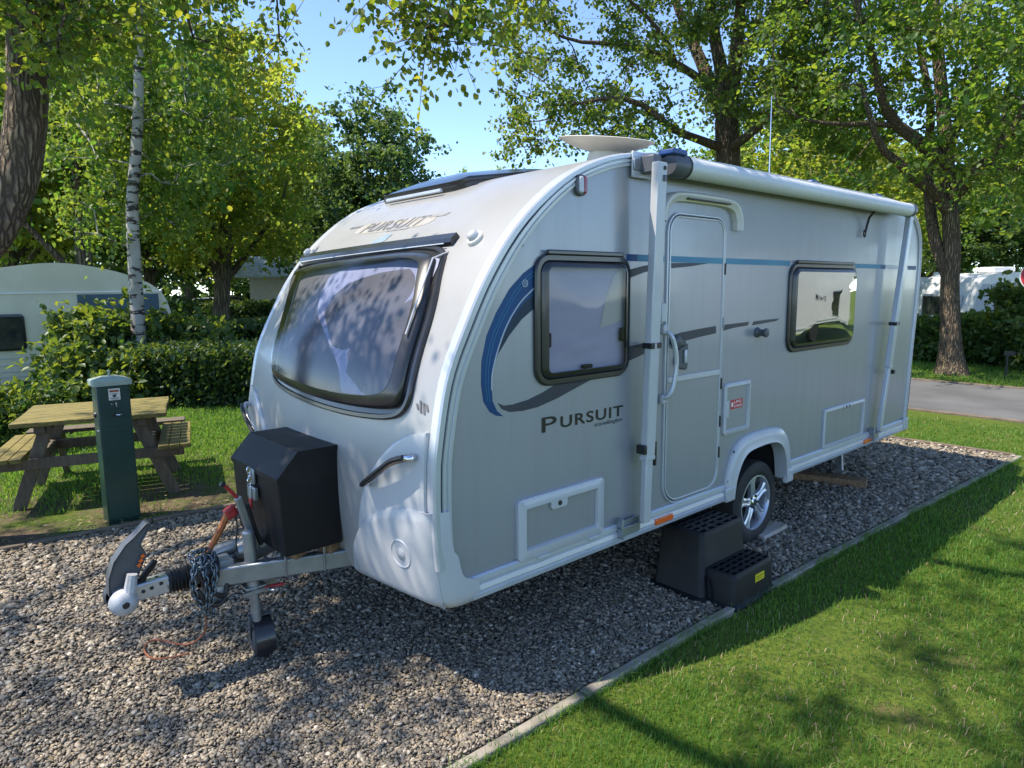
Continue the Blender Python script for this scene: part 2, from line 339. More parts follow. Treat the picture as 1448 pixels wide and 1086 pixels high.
# outlines on the side wall, (x, z) in metres
D = {
  'blue': [(0.609, 1.933), (0.538, 1.894), (0.452, 1.823), (0.373, 1.72), (0.317, 1.623), (0.285, 1.509), (0.281, 1.41), (0.292, 1.333), (0.327, 1.281), (0.365, 1.259), (0.408, 1.25), (0.371, 1.28), (0.346, 1.326), (0.34, 1.404), (0.356, 1.495), (0.404, 1.602), (0.473, 1.7), (0.549, 1.766), (0.614, 1.804)],
  'blueline': [(0.603, 1.826), (0.514, 1.759), (0.438, 1.668), (0.379, 1.553), (0.346, 1.454), (0.34, 1.378)],
  'teal': [(0.614, 1.802), (0.549, 1.766), (0.473, 1.7), (0.404, 1.602), (0.364, 1.503), (0.381, 1.536), (0.449, 1.616), (0.525, 1.685), (0.614, 1.739)],
  'g1': [(0.375, 1.316), (0.411, 1.299), (0.468, 1.298), (0.563, 1.309), (0.662, 1.334), (0.751, 1.366), (0.912, 1.407), (1.084, 1.392), (1.026, 1.368), (0.885, 1.329), (0.751, 1.292), (0.624, 1.266), (0.527, 1.26), (0.445, 1.265), (0.399, 1.285)],
  'g2': [(1.272, 1.51), (1.328, 1.513), (1.443, 1.522), (1.554, 1.531), (1.556, 1.478), (1.445, 1.464), (1.33, 1.439), (1.274, 1.429)],
  'g3d': [(1.597, 1.542), (1.76, 1.563), (1.952, 1.576), (2.13, 1.585), (2.133, 1.54), (1.955, 1.527), (1.763, 1.508), (1.599, 1.491)],
  'g4': [(2.183, 1.586), (2.354, 1.59), (2.54, 1.594), (2.523, 1.57), (2.356, 1.563), (2.186, 1.545)],
  'g5': [(2.596, 1.593), (2.764, 1.599), (2.948, 1.601), (2.898, 1.584), (2.766, 1.578), (2.58, 1.568)],
  's1': [(1.302, 1.919), (1.43, 1.941), (1.539, 1.95), (1.54, 1.922), (1.431, 1.906), (1.303, 1.875)],
  's1d': [(1.652, 1.957), (1.836, 1.961), (2.021, 1.961), (1.837, 1.941), (1.653, 1.928)],
  'emblem': [(0.546, 1.848)],
  'marker': [(0.861, 2.355), (0.935, 2.362), (0.936, 2.273), (0.862, 2.267)],
  'canopy': [(1.562, 2.267), (1.625, 2.306), (1.724, 2.321), (2.007, 2.324), (2.224, 2.319), (2.299, 2.286), (2.315, 2.167)],
}
# ================================================================ THE CARAVAN
W_ = 2.05
van = empty('caravan', (2.8, W_/2, 0), 'silver and white touring caravan parked on the gravel pitch, nearest and largest', 'caravan')
FRONT = np.array([(.075,.40),(.045,.50),(.028,.60),(.012,.75),(.009,.898),(.012,1.03),(.022,1.148),(.083,1.441),(.19,1.673),(.33,1.911),(.518,2.131),(.766,2.323),(1.011,2.437),(1.282,2.505),(1.65,2.54),(2.2,2.55)])
FS = smooth_curve(FRONT, 24)
REAR = smooth_curve([(4.7,2.55),(5.1,2.53),(5.336,2.462),(5.454,2.40),(5.57,2.27),(5.612,2.1),(5.618,1.9),(5.605,1.6),(5.578,1.3),(5.535,.75),(5.515,.45)], 6)
BOW = .08
def bow(y, z):
    t = (y - W_/2)/(W_/2)
    k = np.clip((2.56 - z)/1.1, 0, 1)
    return -BOW*(1 - t*t)*k*k*(3 - 2*k)
def fx(y, z): return float(np.interp(z, FS[:,1], FS[:,0]) + bow(y, z))
def surf(y, z, off=0.):
    e = .01
    p = np.array([fx(y,z), y, z]); a = np.array([fx(y,z+e)-fx(y,z-e), 0, 2*e]); b = np.array([fx(y+e,z)-fx(y-e,z), 2*e, 0])
    n = np.cross(b, a); n /= np.linalg.norm(n)
    if n[0] > 0: n = -n
    return p + n*off

# --- front panel, following the curve of the nose up on to the roof
fp = resample(FS[FS[:,1] > .432], n=70); ys = np.linspace(0, W_, 25)
MB().grid([[(x + bow(y, z), y, z) for y in ys] for x, z in fp]).build('front_panel', M['grp'], van, angle=60)
# --- roof and rear
roofp = np.vstack([fp[-1:], resample(REAR, n=40)])
def crown(y): return .018*(1 - ((y-W_/2)/(W_/2))**2)
MB().grid([[(x, y, z + crown(y)*min(1, i/3)) for y in ys] for i, (x, z) in enumerate(roofp)]).build('roof', M['roof'], van, angle=60)
# --- walls: one outline with the wheel opening cut out
outl = np.vstack([fp, roofp[1:]])
arch = [(3.13,.44),(3.12,.60),(3.08,.68),(2.98,.735),(2.75,.755),(2.55,.745),(2.44,.69),(2.37,.58),(2.34,.44)]
side = [tuple(q) for q in outl if q[1] >= .44][0:] + arch
side = [(max(x,.02) if False else x, z) for x, z in side]
MB().add([(x, 0, z) for x, z in side], [tuple(range(len(side)))]).build('side_panel', M['silver'], van, smooth=False)
MB().add([(x, W_, z) for x, z in side], [tuple(range(len(side)))]).build('side_panel', M['silver'], van, smooth=False)
fl = MB(); fl.box(.08,2.335,.02,W_-.02,.425,.438); fl.box(3.135,5.5,.02,W_-.02,.425,.438); fl.box(2.335,3.135,.44,W_-.44,.425,.438); fl.build('floor', M['underbody'], van)
wb = MB(); wb.loft([[(x, .004, z) for x, z in arch], [(x, .42, z) for x, z in arch]], False); wb.add([(x, .42, z) for x, z in arch], [tuple(range(len(arch)))])
wb.build('wheel_box', M['underbody'], van, fixn=False)

# --- awning-rail trim sweeping round both edges
def trim(ysgn, y0):
    P = resample(np.vstack([FS[FS[:,1] > .62], REAR]), n=150)
    T = np.gradient(P, axis=0); T /= np.linalg.norm(T, axis=1)[:, None]
    Nn = np.stack([T[:,1], -T[:,0]], 1)          # inwards
    prof = [(-.002,.05),(-.008,.012),(-.004,-.010),(.004,-.018),(.030,-.017),(.035,-.005),(.041,-.005),(.045,-.015),(.060,-.014),(.064,-.006),(.070,-.006),(.074,-.012),(.092,-.010),(.096,.002)]
    sc_ = np.where(P[:,0] > 4.9, .42, np.interp(P[:,0], [.35,.95], [1.0,.66]))
    return MB().loft([[(P[i,0]+Nn[i,0]*d*sc_[i], y0 + ysgn*h, P[i,1]+Nn[i,1]*d*sc_[i]) for d, h in prof] for i in range(len(P))], False)
trim(1, 0).build('edge_trim', M['rail'], van, angle=30)
trim(-1, W_).build('edge_trim', M['rail'], van, angle=30)
sp = resample(FS[(FS[:,1] > .72) & (FS[:,0] < 1.3)], n=60); T = np.gradient(sp, axis=0); T /= np.linalg.norm(T, axis=1)[:, None]
MB().tube([(x+t[1]*.038, -.0075, z-t[0]*.038) for (x, z), t in zip(sp, T)], .0035, 5).build('rail_seal', M['seal'], van)

# --- skirt rails
sk = [(.03,.545),(-.010,.545),(-.018,.537),(-.020,.515),(-.015,.511),(-.015,.504),(-.021,.500),(-.026,.478),(-.021,.474),(-.021,.467),(-.027,.462),(-.024,.440),(-.010,.430),(.03,.430)]
for a, b in ((.20, 2.335), (3.155, 5.43)):
    MB().prism(sk, lambda y, z: (a, y, z), lambda y, z: (b, y, z)).build('skirt_rail', M['rail'], van, angle=25)
MB().prism(sk, lambda y, z: (.2, W_-y, z), lambda y, z: (5.43, W_-y, z)).build('skirt_rail', M['rail'], van, angle=25)
# orange side reflectors
for x0 in (1.535, 4.50):
    MB().box(x0, x0+.165, -.036, -.018, .462, .497).build('side_reflector', M['orange_refl'], van, bevel=.004)
# brackets the awning feet stand in
for x0 in (1.20, 4.63):
    b = MB(); b.box(x0, x0+.20, -.055, -.012, .525, .533); b.box(x0, x0+.012, -.06, -.012, .47, .585); b.box(x0+.02, x0+.19, -.030, -.022, .47, .56)
    b.build('leg_bracket', M['steel'], van, bevel=.002)

# --- wheel arch moulding
ar0 = smooth_curve([(2.285,.455),(2.31,.60),(2.36,.72),(2.43,.80),(2.55,.835),(2.78,.842),(2.98,.825),(3.09,.765),(3.15,.65),(3.185,.43)], 6)
ar1 = smooth_curve([(2.37,.455),(2.395,.57),(2.445,.66),(2.50,.71),(2.58,.735),(2.78,.745),(2.93,.73),(3.01,.68),(3.06,.59),(3.09,.43)], 6)
am = MB(); rings = []
for (f, h) in ((0,.001),(0,-.016),(.12,-.030),(.55,-.036),(.85,-.040),(1.0,-.046),(1.0,-.02),(.98,.05)):
    rings.append([(p[0]+(q[0]-p[0])*f, h, p[1]+(q[1]-p[1])*f) for p, q in zip(ar0, ar1)])
am.loft(rings, False)
arch_o = am.build('wheel_arch', M['white'], van, angle=50)
MB().box(2.275,2.385,-.044,.0,.43,.53).build('arch_foot', M['white'], arch_o, bevel=.012)
MB().box(3.085,3.195,-.044,.0,.395,.50).build('arch_foot', M['white'], arch_o, bevel=.016)
for x, z in ((2.365,.755),(3.14,.56),(2.31,.565)):
    MB().lathe([(.0,-.005),(.008,-.004),(.009,0)], (x,-.030,z), (0,-1,0), 10).build('rivet', M['dkgrey'], arch_o)

# --- wheels
def wheel(y0, s):
    Rt = .300; c = (2.80, y0, .300)
    ax = (0, -s, 0)
    t = MB().lathe([(.19,-.17),(.24,-.18),(.285,-.165),(.300,-.13),(.301,-.03),(.292,.0),(.270,.012),(.235,.016),(.205,.010),(.196,.002)], c, ax, 48)
    wt = t.build('wheel', M['tyre'], van, angle=40)
    rb = MB().lathe([(.198,.003),(.199,.010),(.190,.011),(.184,.0),(.178,-.03),(.172,-.10),(.172,-.15)], c, ax, 48)
    rim = rb.build('rim', M['alu'], wt, angle=30)
    sp = MB(); C0 = Vector(c); A = Vector(ax); U = Vector((1,0,0)); Vv = Vector((0,0,1))
    def pt(r, a, h): return C0 + (U*math.cos(a) + Vv*math.sin(a))*r + A*h
    for k in range(5):
        a = R(90 + 72*k + 8); rings = []
        for r, w, h in ((.03,.036,-.012),(.06,.034,-.006),(.10,.027,-.004),(.14,.030,-.006),(.182,.052,-.004)):
            d = w/ max(r,.05)
            da = math.asin(min(.9, w/r)) if r > w else .9
            rings.append([pt(r,a-da,h-.03), pt(r,a-da,h-.004), pt(r,a-da*.6,h+.002), pt(r,a-da*.18,h-.006), pt(r,a+da*.18,h-.006), pt(r,a+da*.6,h+.002), pt(r,a+da,h-.004), pt(r,a+da,h-.03)])
        sp.loft(rings, True, True, True)
    sp.build('spokes', M['alu'], rim, angle=35)
    hb = MB().lathe([(.0,.004),(.024,.003),(.030,-.003),(.046,-.006),(.050,-.03)], c, ax, 24)
    hb.build('hub_cap', M['chrome'], rim)
    for k in range(5):
        MB().lathe([(0,-.002),(.008,-.002),(.009,-.02)], pt(.047, R(54+72*k+8), .002), ax, 8).build('wheel_bolt', M['seal'], rim)
    MB().lathe([(.172,-.075),(.0,-.075)], c, ax, 30).build('brake_drum', M['underbody'], rim)
wheel(.045, 1); wheel(W_-.045, -1)

# --- lower front corner mouldings (near one and its mirror) with round lamp
def corner(mirror):
    m = (lambda p: (p[0], W_-p[1], p[2])) if mirror else (lambda p: tuple(p))
    nz = 36; rows = []
    ze = smooth_curve([(.428,.235),(.50,.236),(.535,.225),(.550,.175),(.575,.146),(.62,.130),(.67,.120),(.70,.098),(.76,.086),(.90,.080)], 6)
    for k in range(nz+1):
        v = k/nz; row = []
        for j in range(14):
            u = j/13; y = .62*(1-u) + .085*u
            yy = (.62-y)/.59
            zt = .45 + (.885-.45)*math.sqrt(max(0, 1-(1-yy)**2.1)) if yy > 0 else .45
            zt = max(zt, .475)
            z = .428 + v*(zt-.428)
            o = .030*min(1, .72 + .28*min(k, nz-k)/3)
            tuck = .030*max(0, 1-(z-.428)/.055)**2        # rolled bottom edge
            row.append(surf(y, z, o) + np.array((tuck,0,0)))
        zt = .885; z = .428 + v*(zt-.428); tuck = .030*max(0, 1-(z-.428)/.055)**2
        x0 = float(np.interp(z, FS[:,1], FS[:,0]))
        xe = float(np.interp(z, ze[:,0], ze[:,1])); rr_ = min(.085, xe-x0-.004)
        p0 = np.array(row[-1]); p2 = np.array((x0+rr_, -.0265+tuck*.7, z)); p1 = np.array((x0-.022+tuck, -.0265+tuck*.7, z))
        p0[2] = row[-1][2]
        for t_ in (.2,.4,.6,.8,1.0): row.append(p0*(1-t_)**2 + 2*p1*t_*(1-t_) + p2*t_*t_)
        for u in (.5, 1.0): row.append((p2[0] + (xe-p2[0])*u, -.0265+tuck*.7, z))
        row.append((xe+.003, -.002, z))
        rows.append([m(p) for p in row])
    # closing rims on top and at the free edge
    top = [tuple(np.array(p) + np.array((.034, 0, 0))) if j < 14 else (p[0], (W_ if mirror else 0), p[2]) for j, p in enumerate(rows[-1])]
    bot = [(p[0]+.05, p[1]+(-.04 if mirror else .04), p[2]-.008) for j, p in enumerate(rows[0])]
    P = [bot] + rows + [top]
    left = [[tuple(np.array(r[0]) + np.array((.04,0,0)))] + r for r in P]
    o = MB().grid(left).build('corner_moulding', M['white'], van, angle=70)
    b = MB()
    cy, cz = .195, .665
    c = surf(cy, cz, .028); n = surf(cy, cz, .05) - c; n /= np.linalg.norm(n)
    b.lathe([(.001,-.004),(.045,-.003),(.058,.001),(.064,.005),(.070,.002),(.072,-.006)], m(c), (n[0], n[1]*(-1 if mirror else 1), n[2]), 28)
    l = b.build('lamp_surround', M['white'], o)
    MB().lathe([(0,.012),(.016,.010),(.027,.005),(.029,-.004)], m(c), (n[0], n[1]*(-1 if mirror else 1), n[2]), 20).build('indicator_lamp', M['clear_lens'], l)
    return o
corner(False); corner(True)

# --- upper grab-handle mouldings on the nose
def handle_panel(mirror):
    m = (lambda p: (p[0], W_-p[1], p[2])) if mirror else (lambda p: tuple(p))
    def yo(z): return float(np.interp(z, [.60,.70,.84,.98,1.08,1.16,1.20,1.225], [.545,.535,.495,.420,.330,.235,.16,.045]))
    zs = np.r_[np.linspace(.60,1.15,16), np.linspace(1.17,1.224,6)]
    rows = []
    for z in zs:
        y1 = yo(z)
        us = np.linspace(0, 1, 14)
        row = [surf(y1+.006, z, .001)] + [surf(.042 + (y1-.042)*(1-u), z, .015 if 0 < u < 1 else .011) for u in us] + [surf(.036, z, .001)]
        rows.append([m(p) for p in row])
    rows.append([m(surf(min(.05, .05), 1.232, .001)) for _ in rows[0]])
    o = MB().grid(rows).build('handle_moulding', M['white'], van, angle=45)
    a, b_ = surf(.10,1.112,.03), surf(.40,.948,.03)
    path = smooth_curve([surf(.092,1.112,.006), surf(.10,1.112,.05), surf(.18,1.085,.066), surf(.255,1.04,.064), surf(.34,.985,.055), surf(.40,.950,.05), surf(.408,.945,.006)], 5)
    MB().tube([m(p) for p in path], .0155, 10).build('grab_handle', M['chrome'], o)
    path = smooth_curve([surf(.11,1.113,.068), surf(.18,1.09,.079), surf(.255,1.045,.077), surf(.34,.99,.068), surf(.41,.945,.058)], 5)
    MB().tube([m(p) for p in path], .0125, 8).build('handle_grip', M['seal'], o)
    return o
handle_panel(False)
handle_panel(True)

# --- big front window
wout = [(1.972,1.995),(1.2,2.022),(.374,2.049),(.285,1.90),(.212,1.759),(.176,1.546),(.168,1.40),(.176,1.325),(.219,1.272),(.30,1.247),(.40,1.236),(.62,1.226),(.935,1.232),(1.25,1.252),(1.46,1.278),(1.555,1.31),(1.588,1.38),(1.628,1.52),(1.745,1.741),(1.86,1.88)]
wo = np.array(wout)
for _ in range(3):                      # round the corners by corner cutting
    nx = np.roll(wo, -1, 0); wo = np.stack([wo*.75+nx*.25, wo*.25+nx*.75], 1).reshape(-1, 2)
wo = resample(np.vstack([wo, wo[:1]]), step=.03)[:-1]
wc = np.array([1.02, 1.66])
def wring(P, off): return [surf(y, z, off) for y, z in P]
P0 = wo; P1 = inset(wo, .022); P2 = inset(wo, .048); P4 = wc + (wo-wc)*np.array((.875,.765))
fr = MB().loft([wring(P0,.0), wring(P0,.014), wring(inset(wo,.006),.020), wring(P1,.020), wring(inset(wo,.026),.010), wring(P2,.008)], True)
fw = fr.build('front_window', M['black_frame'], van, angle=40)
ip = inset(wo, .035)
MB().loft([wring(wc + (ip-wc)*s, .004) for s in (1,.8,.6,.4,.2,.05)], True, False, True).build('interior_backing', M['interior'], fw)
MB().loft([wring(P2,.012), wring(inset(wo,.05),.034), wring(inset(wo,.062),.042), wring(.5*inset(wo,.062)+.5*P4,.051), wring(P4,.054)], True).build('pane_border', M['black_frame'], fw, angle=60)
Pp = wc + (wo-wc)*np.array((.878,.770))
def bulge(P, s):
    return [surf(wc[0]+(y-wc[0])*s, wc[1]+(z-wc[1])*s, .054 + .016*max(0,1-((y-wc[0])*s/.86)**2)*max(0,1-((z-wc[1])*s/.42)**2)) for y, z in P]
MB().loft([bulge(Pp,s) for s in (1,.93,.86,.79,.72,.65,.58,.5,.42,.34,.26,.18,.1,.02)], True, False, True).build('pane', M['pane_front'], fw, angle=80)
# lavender shape behind the pane, painted to stand in for the sky's reflection
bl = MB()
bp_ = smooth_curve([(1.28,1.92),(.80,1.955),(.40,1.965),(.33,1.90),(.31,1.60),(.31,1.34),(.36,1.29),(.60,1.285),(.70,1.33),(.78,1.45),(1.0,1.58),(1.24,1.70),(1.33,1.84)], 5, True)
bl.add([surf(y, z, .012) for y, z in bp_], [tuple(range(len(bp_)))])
bl.build('sky_reflection_patch', M['sky_reflection'], fw, smooth=False)
# hinge rail over the window and inner pale strip
bar = [(2.02,2.055),(1.985,1.985)]
rings = []
for t in np.linspace(0,1,16):
    y = 1.985 + (.345-1.985)*t; zt = 2.040 + .034*t
    rings.append([surf(y,zt,.001), surf(y,zt,.026), surf(y,zt-.030,.032), surf(y,zt-.042,.022), surf(y,zt-.046,.001)])
MB().loft(rings, True, True, True).build('hinge_rail', M['black_frame'], fw, angle=25)
MB().tube([surf(1.965 + (.385-1.965)*t, 1.990+.034*t, .024) for t in np.linspace(0,1,14)], .0035, 6).build('rail_strip', M['rail'], fw)
MB().tube([surf(.345+.10*0 + .0, 2.0, .0)] + [surf(y, z, .060) for y, z in ((.33,1.93),(.285,1.76),(.262,1.60))] , .0045, 6).build('pane_stay', M['rail'], fw)
for y, z in ((1.40,1.345),(.36,1.33)):
    c = surf(y, z, .02); b = MB(); b.obox(c, (.012,0,0), (0,.035,.004), (0,0,.012)); b.lathe([(0,.012),(.018,.01),(.02,0)], c, (-1,0,.2), 12)
    b.build('catch', M['black_plastic'], fw, bevel=.003)

# --- faded lettering on the nose
def nose_text(body, ybeg, yend, z0, height, mt, name, bold=.0, shear=.35):
    V, F = text_verts(body, 1.1, bold, shear)
    w = V[:,0].max() - V[:,0].min(); h = V[:,1].max() - V[:,1].min()
    P = [surf(ybeg + (yend-ybeg)*(x - V[:,0].min())/w, z0 + height*(y - V[:,1].min())/h, .0022) for x, y, _ in V]
    return MB().add(P, F).build(name, mt, van, smooth=False, fixn=False)
st = smooth_curve([(1.50,2.162),(1.1,2.152),(.80,2.160),(.72,2.19),(.80,2.215),(1.2,2.22),(1.5,2.222),(1.56,2.19)], 4, True)
MB().add([surf(y,z,.0012) for y, z in st], [tuple(range(len(st)))]).build('glue_mark', M['stain'], van, smooth=False)
nose_text('PURSUIT', 1.48, .79, 2.163, .060, M['faded'], 'nose_lettering', .012)
for (ya, yb, z, h, mt) in ((1.70,1.525,2.206,.012,M['faded']), (.80,.63,2.206,.016,M['fadedlight']), (1.13,.90,2.150,.014,M['fadedlight'])):
    q = [(ya,z),(yb+.03,z),(yb,z+h),(ya-.01,z+h)]
    MB().add([surf(y,zz,.0022) for y, zz in q], [(0,1,2,3)]).build('nose_bar', mt, van, smooth=False)
q = smooth_curve([(1.165,2.078),(1.10,2.082),(1.035,2.088),(1.03,2.11),(1.02,2.128),(1.08,2.128),(1.13,2.118),(1.155,2.10)], 3, True)
MB().add([surf(y,z,.0022) for y, z in q], [tuple(range(len(q)))]).build('nose_flag', M['flag'], van, smooth=False)
# slanted diamond emblem
em = MB()
for dy, z0, z1 in ((.030,1.312,1.338),(.010,1.300,1.352),(-.012,1.296,1.345),(-.03,1.31,1.34)):
    q = [(.105+dy+.008, z1), (.105+dy-.004, z1), (.105+dy-.018, z0), (.105+dy-.006, z0)]
    em.add([surf(max(.05,y),z,.003) for y, z in q], [(0,1,2,3)])
em.build('emblem', M['faded'], van, smooth=False)
# round marker lamps at the brow
for y in (.205, W_-.10):
    c = surf(y, 2.052, 0); n = surf(y,2.052,.1)-c
    b = MB().lathe([(.043,-.006),(.043,.012),(.036,.018),(.030,.018)], c, n, 20)
    ml = b.build('marker_lamp', M['dish'], van, angle=50)
    MB().lathe([(.031,.016),(.028,.032),(.018,.042),(0,.045)], c, n, 18).build('lens', M['clear_lens'], ml)

# --- panoramic roof light over the nose
def proof(s, y, off):
    i = np.clip(s, 0, 1)*(len(FS)-1); k = int(min(len(FS)-2, i)); f = i-k
    x, z = FS[k]*(1-f) + FS[k+1]*f; t = FS[k+1]-FS[k]; t = t/np.linalg.norm(t)
    return np.array([x + bow(y,z) - t[1]*off, y, z + t[0]*off])
sA = float(np.interp(.89, FS[:,0], np.arange(len(FS))/(len(FS)-1))); sB = float(np.interp(1.85, FS[:,0], np.arange(len(FS))/(len(FS)-1)))
sl = rrect(.90, 1.80, 0, 1, .07, 5, (.10,.10,.06,.06))
def slr(P, o0, o1=None): return [proof(sA + (sB-sA)*q[1], q[0], o0 + ((o1 if o1 is not None else o0)-o0)*q[1]) for q in P]
sc0 = np.array([1.35,.5])
def scl(P, a): return sc0 + (np.asarray(P)-sc0)*np.array(a)
rl = MB().loft([slr(scl(sl,(1.02,1.0)),.0), slr(scl(sl,(1.02,1.0)),.025), slr(scl(sl,(.96,.955)),.035), slr(scl(sl,(.93,.93)),.022)], True).build('roof_light', M['black_frame'], van, angle=45)
MB().loft([slr(scl(sl,(1.0*s,.985*s)), .045 + .030*(1-s*s)) for s in (1,.98,.9,.7,.5,.25,.02)], True, False, True).build('glazing', M['solar'], rl, angle=60)
MB().loft([slr(scl(sl,(1.0,.985)),.026), slr(scl(sl,(1.01,.99)),.045), slr(scl(sl,(1.0,.985)),.056)], True).build('glazing_rim', M['black_frame'], rl, angle=60)
MB().box(.83,.86,1.0,1.7,2.36,2.362)
dv = MB().tube([proof(sA-.012, y, .030) for y in np.linspace(1.02,1.62,8)], .011, 6).build('deflector', M['rail'], rl)

# ================================================================ NEAR SIDE
def wring3(P, y): return [(x, y, z) for x, z in P]
def wall_plate(name, P, y0, y1, mt, parent=van, **k):
    """flat applied shape with its own small thickness"""
    return MB().loft([wring3(P,y0), wring3(P,y1)], True, False, True).build(name, mt, parent, **k)
def dense(P, sub=4): return smooth_curve(P, sub, True)
# decals
wall_plate('blue_swoosh', D['blue'], 0, -.0014, M['blue'], smooth=False)
wall_plate('dark_blue_swoosh', D['teal'], 0, -.0012, M['teal'], smooth=False)
for k, o_ in ((.0,.0045),(.012,.0018),(-.0,.0)):
    pass
bs = np.array(D['blueline']); MB().tube([(x,-.0016,z) for x, z in smooth_curve(bs,5)], .0035, 5).build('swoosh_line', M['ltline'], van)
for d_ in (.016, .032):
    q = smooth_curve(np.array([(.62-d_*.0,1.925),(.545,1.885),(.462,1.812),(.385,1.71),(.33,1.613),(.299,1.505),(.293,1.41),(.303,1.34)]) + np.array((d_*.9,-d_*.5)), 5)
    MB().tube([(x,-.0015,z) for x, z in q], .0016, 4).build('swoosh_line', M['stripe'], van)
wall_plate('grey_swoosh', D['g1'], 0, -.0018, M['dkgrey'], smooth=False)
wall_plate('grey_swoosh', D['g2'], 0, -.0014, M['dkgrey'], smooth=False)
wall_plate('grey_swoosh', D['g4'], 0, -.0014, M['dkgrey'], smooth=False)
wall_plate('grey_swoosh', D['g5'], 0, -.0014, M['dkgrey'], smooth=False)
wall_plate('upper_streak', D['s1'], 0, -.0013, M['dkgrey'], smooth=False)
for a, b, mt in ((1.27,1.36,M['blue']),(1.362,1.60,M['stripe']),(2.235,3.06,M['stripe']),(4.16,4.68,M['stripe']),(4.682,4.79,M['blue']),(4.793,5.25,M['ltline']),(5.32,5.53,M['blue'])):
    dz = -.003*(a-1.2)/4
    wall_plate('stripe', [(a,1.962+dz),(b,1.962+dz),(b,1.998+dz),(a,1.998+dz)], 0, -.0014, mt, smooth=False)
em = MB().lathe([(.017,0),(.017,.0022),(.014,.0022),(.014,.0)], (.546,-.0014,1.848), (0,-1,0), 20); em.lathe([(.008,0),(.008,.0022),(.006,.0022),(.006,0)], (.546,-.0014,1.848), (0,-1,0), 14)
em.build('round_emblem', M['ltline'], van)
def wall_text(body, x0, x1, z0, z1, mt, name, y=-.0022, bold=.0, spacing=1.05, parent=van, shear=0, flip=False, slope=0.):
    V, F = text_verts(body, spacing, bold, shear)
    mn, mx = V.min(0), V.max(0)
    P = [(x0 + (x1-x0)*(v[0]-mn[0])/(mx[0]-mn[0]), y, z0 + (z1-z0)*(v[1]-mn[1])/(mx[1]-mn[1]) + slope*(v[0]-mn[0])/(mx[0]-mn[0])) for v in V]
    return MB().add(P, F).build(name, mt, parent, smooth=False, fixn=False)
wall_text('P', .650, .752, 1.136, 1.210, M['ink'], 'side_lettering', bold=.006)
wall_text('URSUIT', .778, 1.258, 1.141, 1.200, M['ink'], 'side_lettering', bold=.017, spacing=1.12)
wall_text('travellingkm', 1.03, 1.252, 1.105, 1.133, M['dkgrey'], 'small_script', shear=.3, bold=.004)
# amber and red side marker high up
mk = wall_plate('side_marker', rrect(.868,.940,2.262,2.362,.030), 0, -.022, M['awn_grey'], bevel=.006)
wall_plate('clear_lens', rrect(.878,.908,2.272,2.352,.014), -.02, -.034, M['clear_lens'], mk, bevel=.006)
wall_plate('red_lens', rrect(.910,.932,2.272,2.352,.010), -.02, -.032, M['red_lens'], mk, bevel=.006)
MB().lathe([(0,.008),(.009,.006),(.011,0)], (.497+.03,-.0,2.02), (0,-1,0), 12).build('screw_cap', M['dkgrey'], van)

def side_window(x0, x1, z0, z1, r, refl, group):
    P = rrect(x0, x1, z0, z1, r, 8)
    f = MB().loft([wring3(P,0), wring3(P,-.012), wring3(inset(P,.008),-.020), wring3(inset(P,.030),-.020), wring3(inset(P,.034),-.006)], True)
    w = f.build('side_window', M['black_frame'], van, angle=40)
    ip = inset(P,.032)
    MB().loft([wring3(ip,-.004)], True, True).build('window_backing', M['blind'] if group == 0 else M['interior'], w, smooth=False, fixn=False)
    q = inset(P,.034); q2 = inset(P,.075)
    MB().loft([wring3(q,-.010), wring3(inset(P,.038),-.030), wring3(inset(P,.050),-.038), wring3(inset(P,.064),-.042)], True).build('pane_border', M['black_frame'], w, angle=60)
    c = np.array([(x0+x1)/2, (z0+z1)/2]); pi = inset(P,.063)
    hw, hh = (x1-x0)/2, (z1-z0)/2
    def bulge(s): return [(x, -.042 - refl[1]*(1-((x-c[0])/hw)**2)*(1-((z-c[1])/hh)**2), z) for x, z in c + (pi-c)*s]
    MB().loft([bulge(s) for s in (1,.93,.86,.79,.72,.65,.58,.5,.42,.34,.26,.18,.1,.02)], True, False, True).build('pane', refl[0], w, angle=80)
    b = MB(); b.box(x0+r*.8, x1-r*.8, -.030, -.012, z1-.006, z1+.018)
    b.build('hinge_rail', M['black_frame'], w, bevel=.006)
    for i, (x, z) in enumerate(((c[0], z0+.075), (x0+.075, z0+.22), (x1-.075, z0+.22))):
        b = MB().box(x-(.035 if i == 0 else .014), x+(.035 if i == 0 else .014), -.034, -.014, z-(.010 if i == 0 else .035), z+(.010 if i == 0 else .035))
        b.build('catch', M['black_plastic'], w, bevel=.006)
    return w, P
w1, P1_ = side_window(.598, 1.29, 1.362, 1.985, .09, (M['pane'], .010), 0)
# curtain edge and stays inside the nearer window
MB().add([(1.06,-.0062,1.62),(1.17,-.0062,1.64),(1.235,-.0062,1.66),(1.235,-.0062,1.93),(1.16,-.0062,1.88),(1.10,-.0062,1.77)], [(0,1,2,3,4,5)]).build('curtain', M['cream_blind'], w1, smooth=False, fixn=False)
MB().box(.655,.670,-.012,-.006,1.48,1.88).build('blind_rail', M['rail'], w1)
MB().box(1.222,1.232,-.012,-.006,1.53,1.78).build('blind_rail', M['rail'], w1)
w2, P2_ = side_window(3.048, 4.16, 1.350, 1.985, .10, (M['pane_rear'], .007), 1)

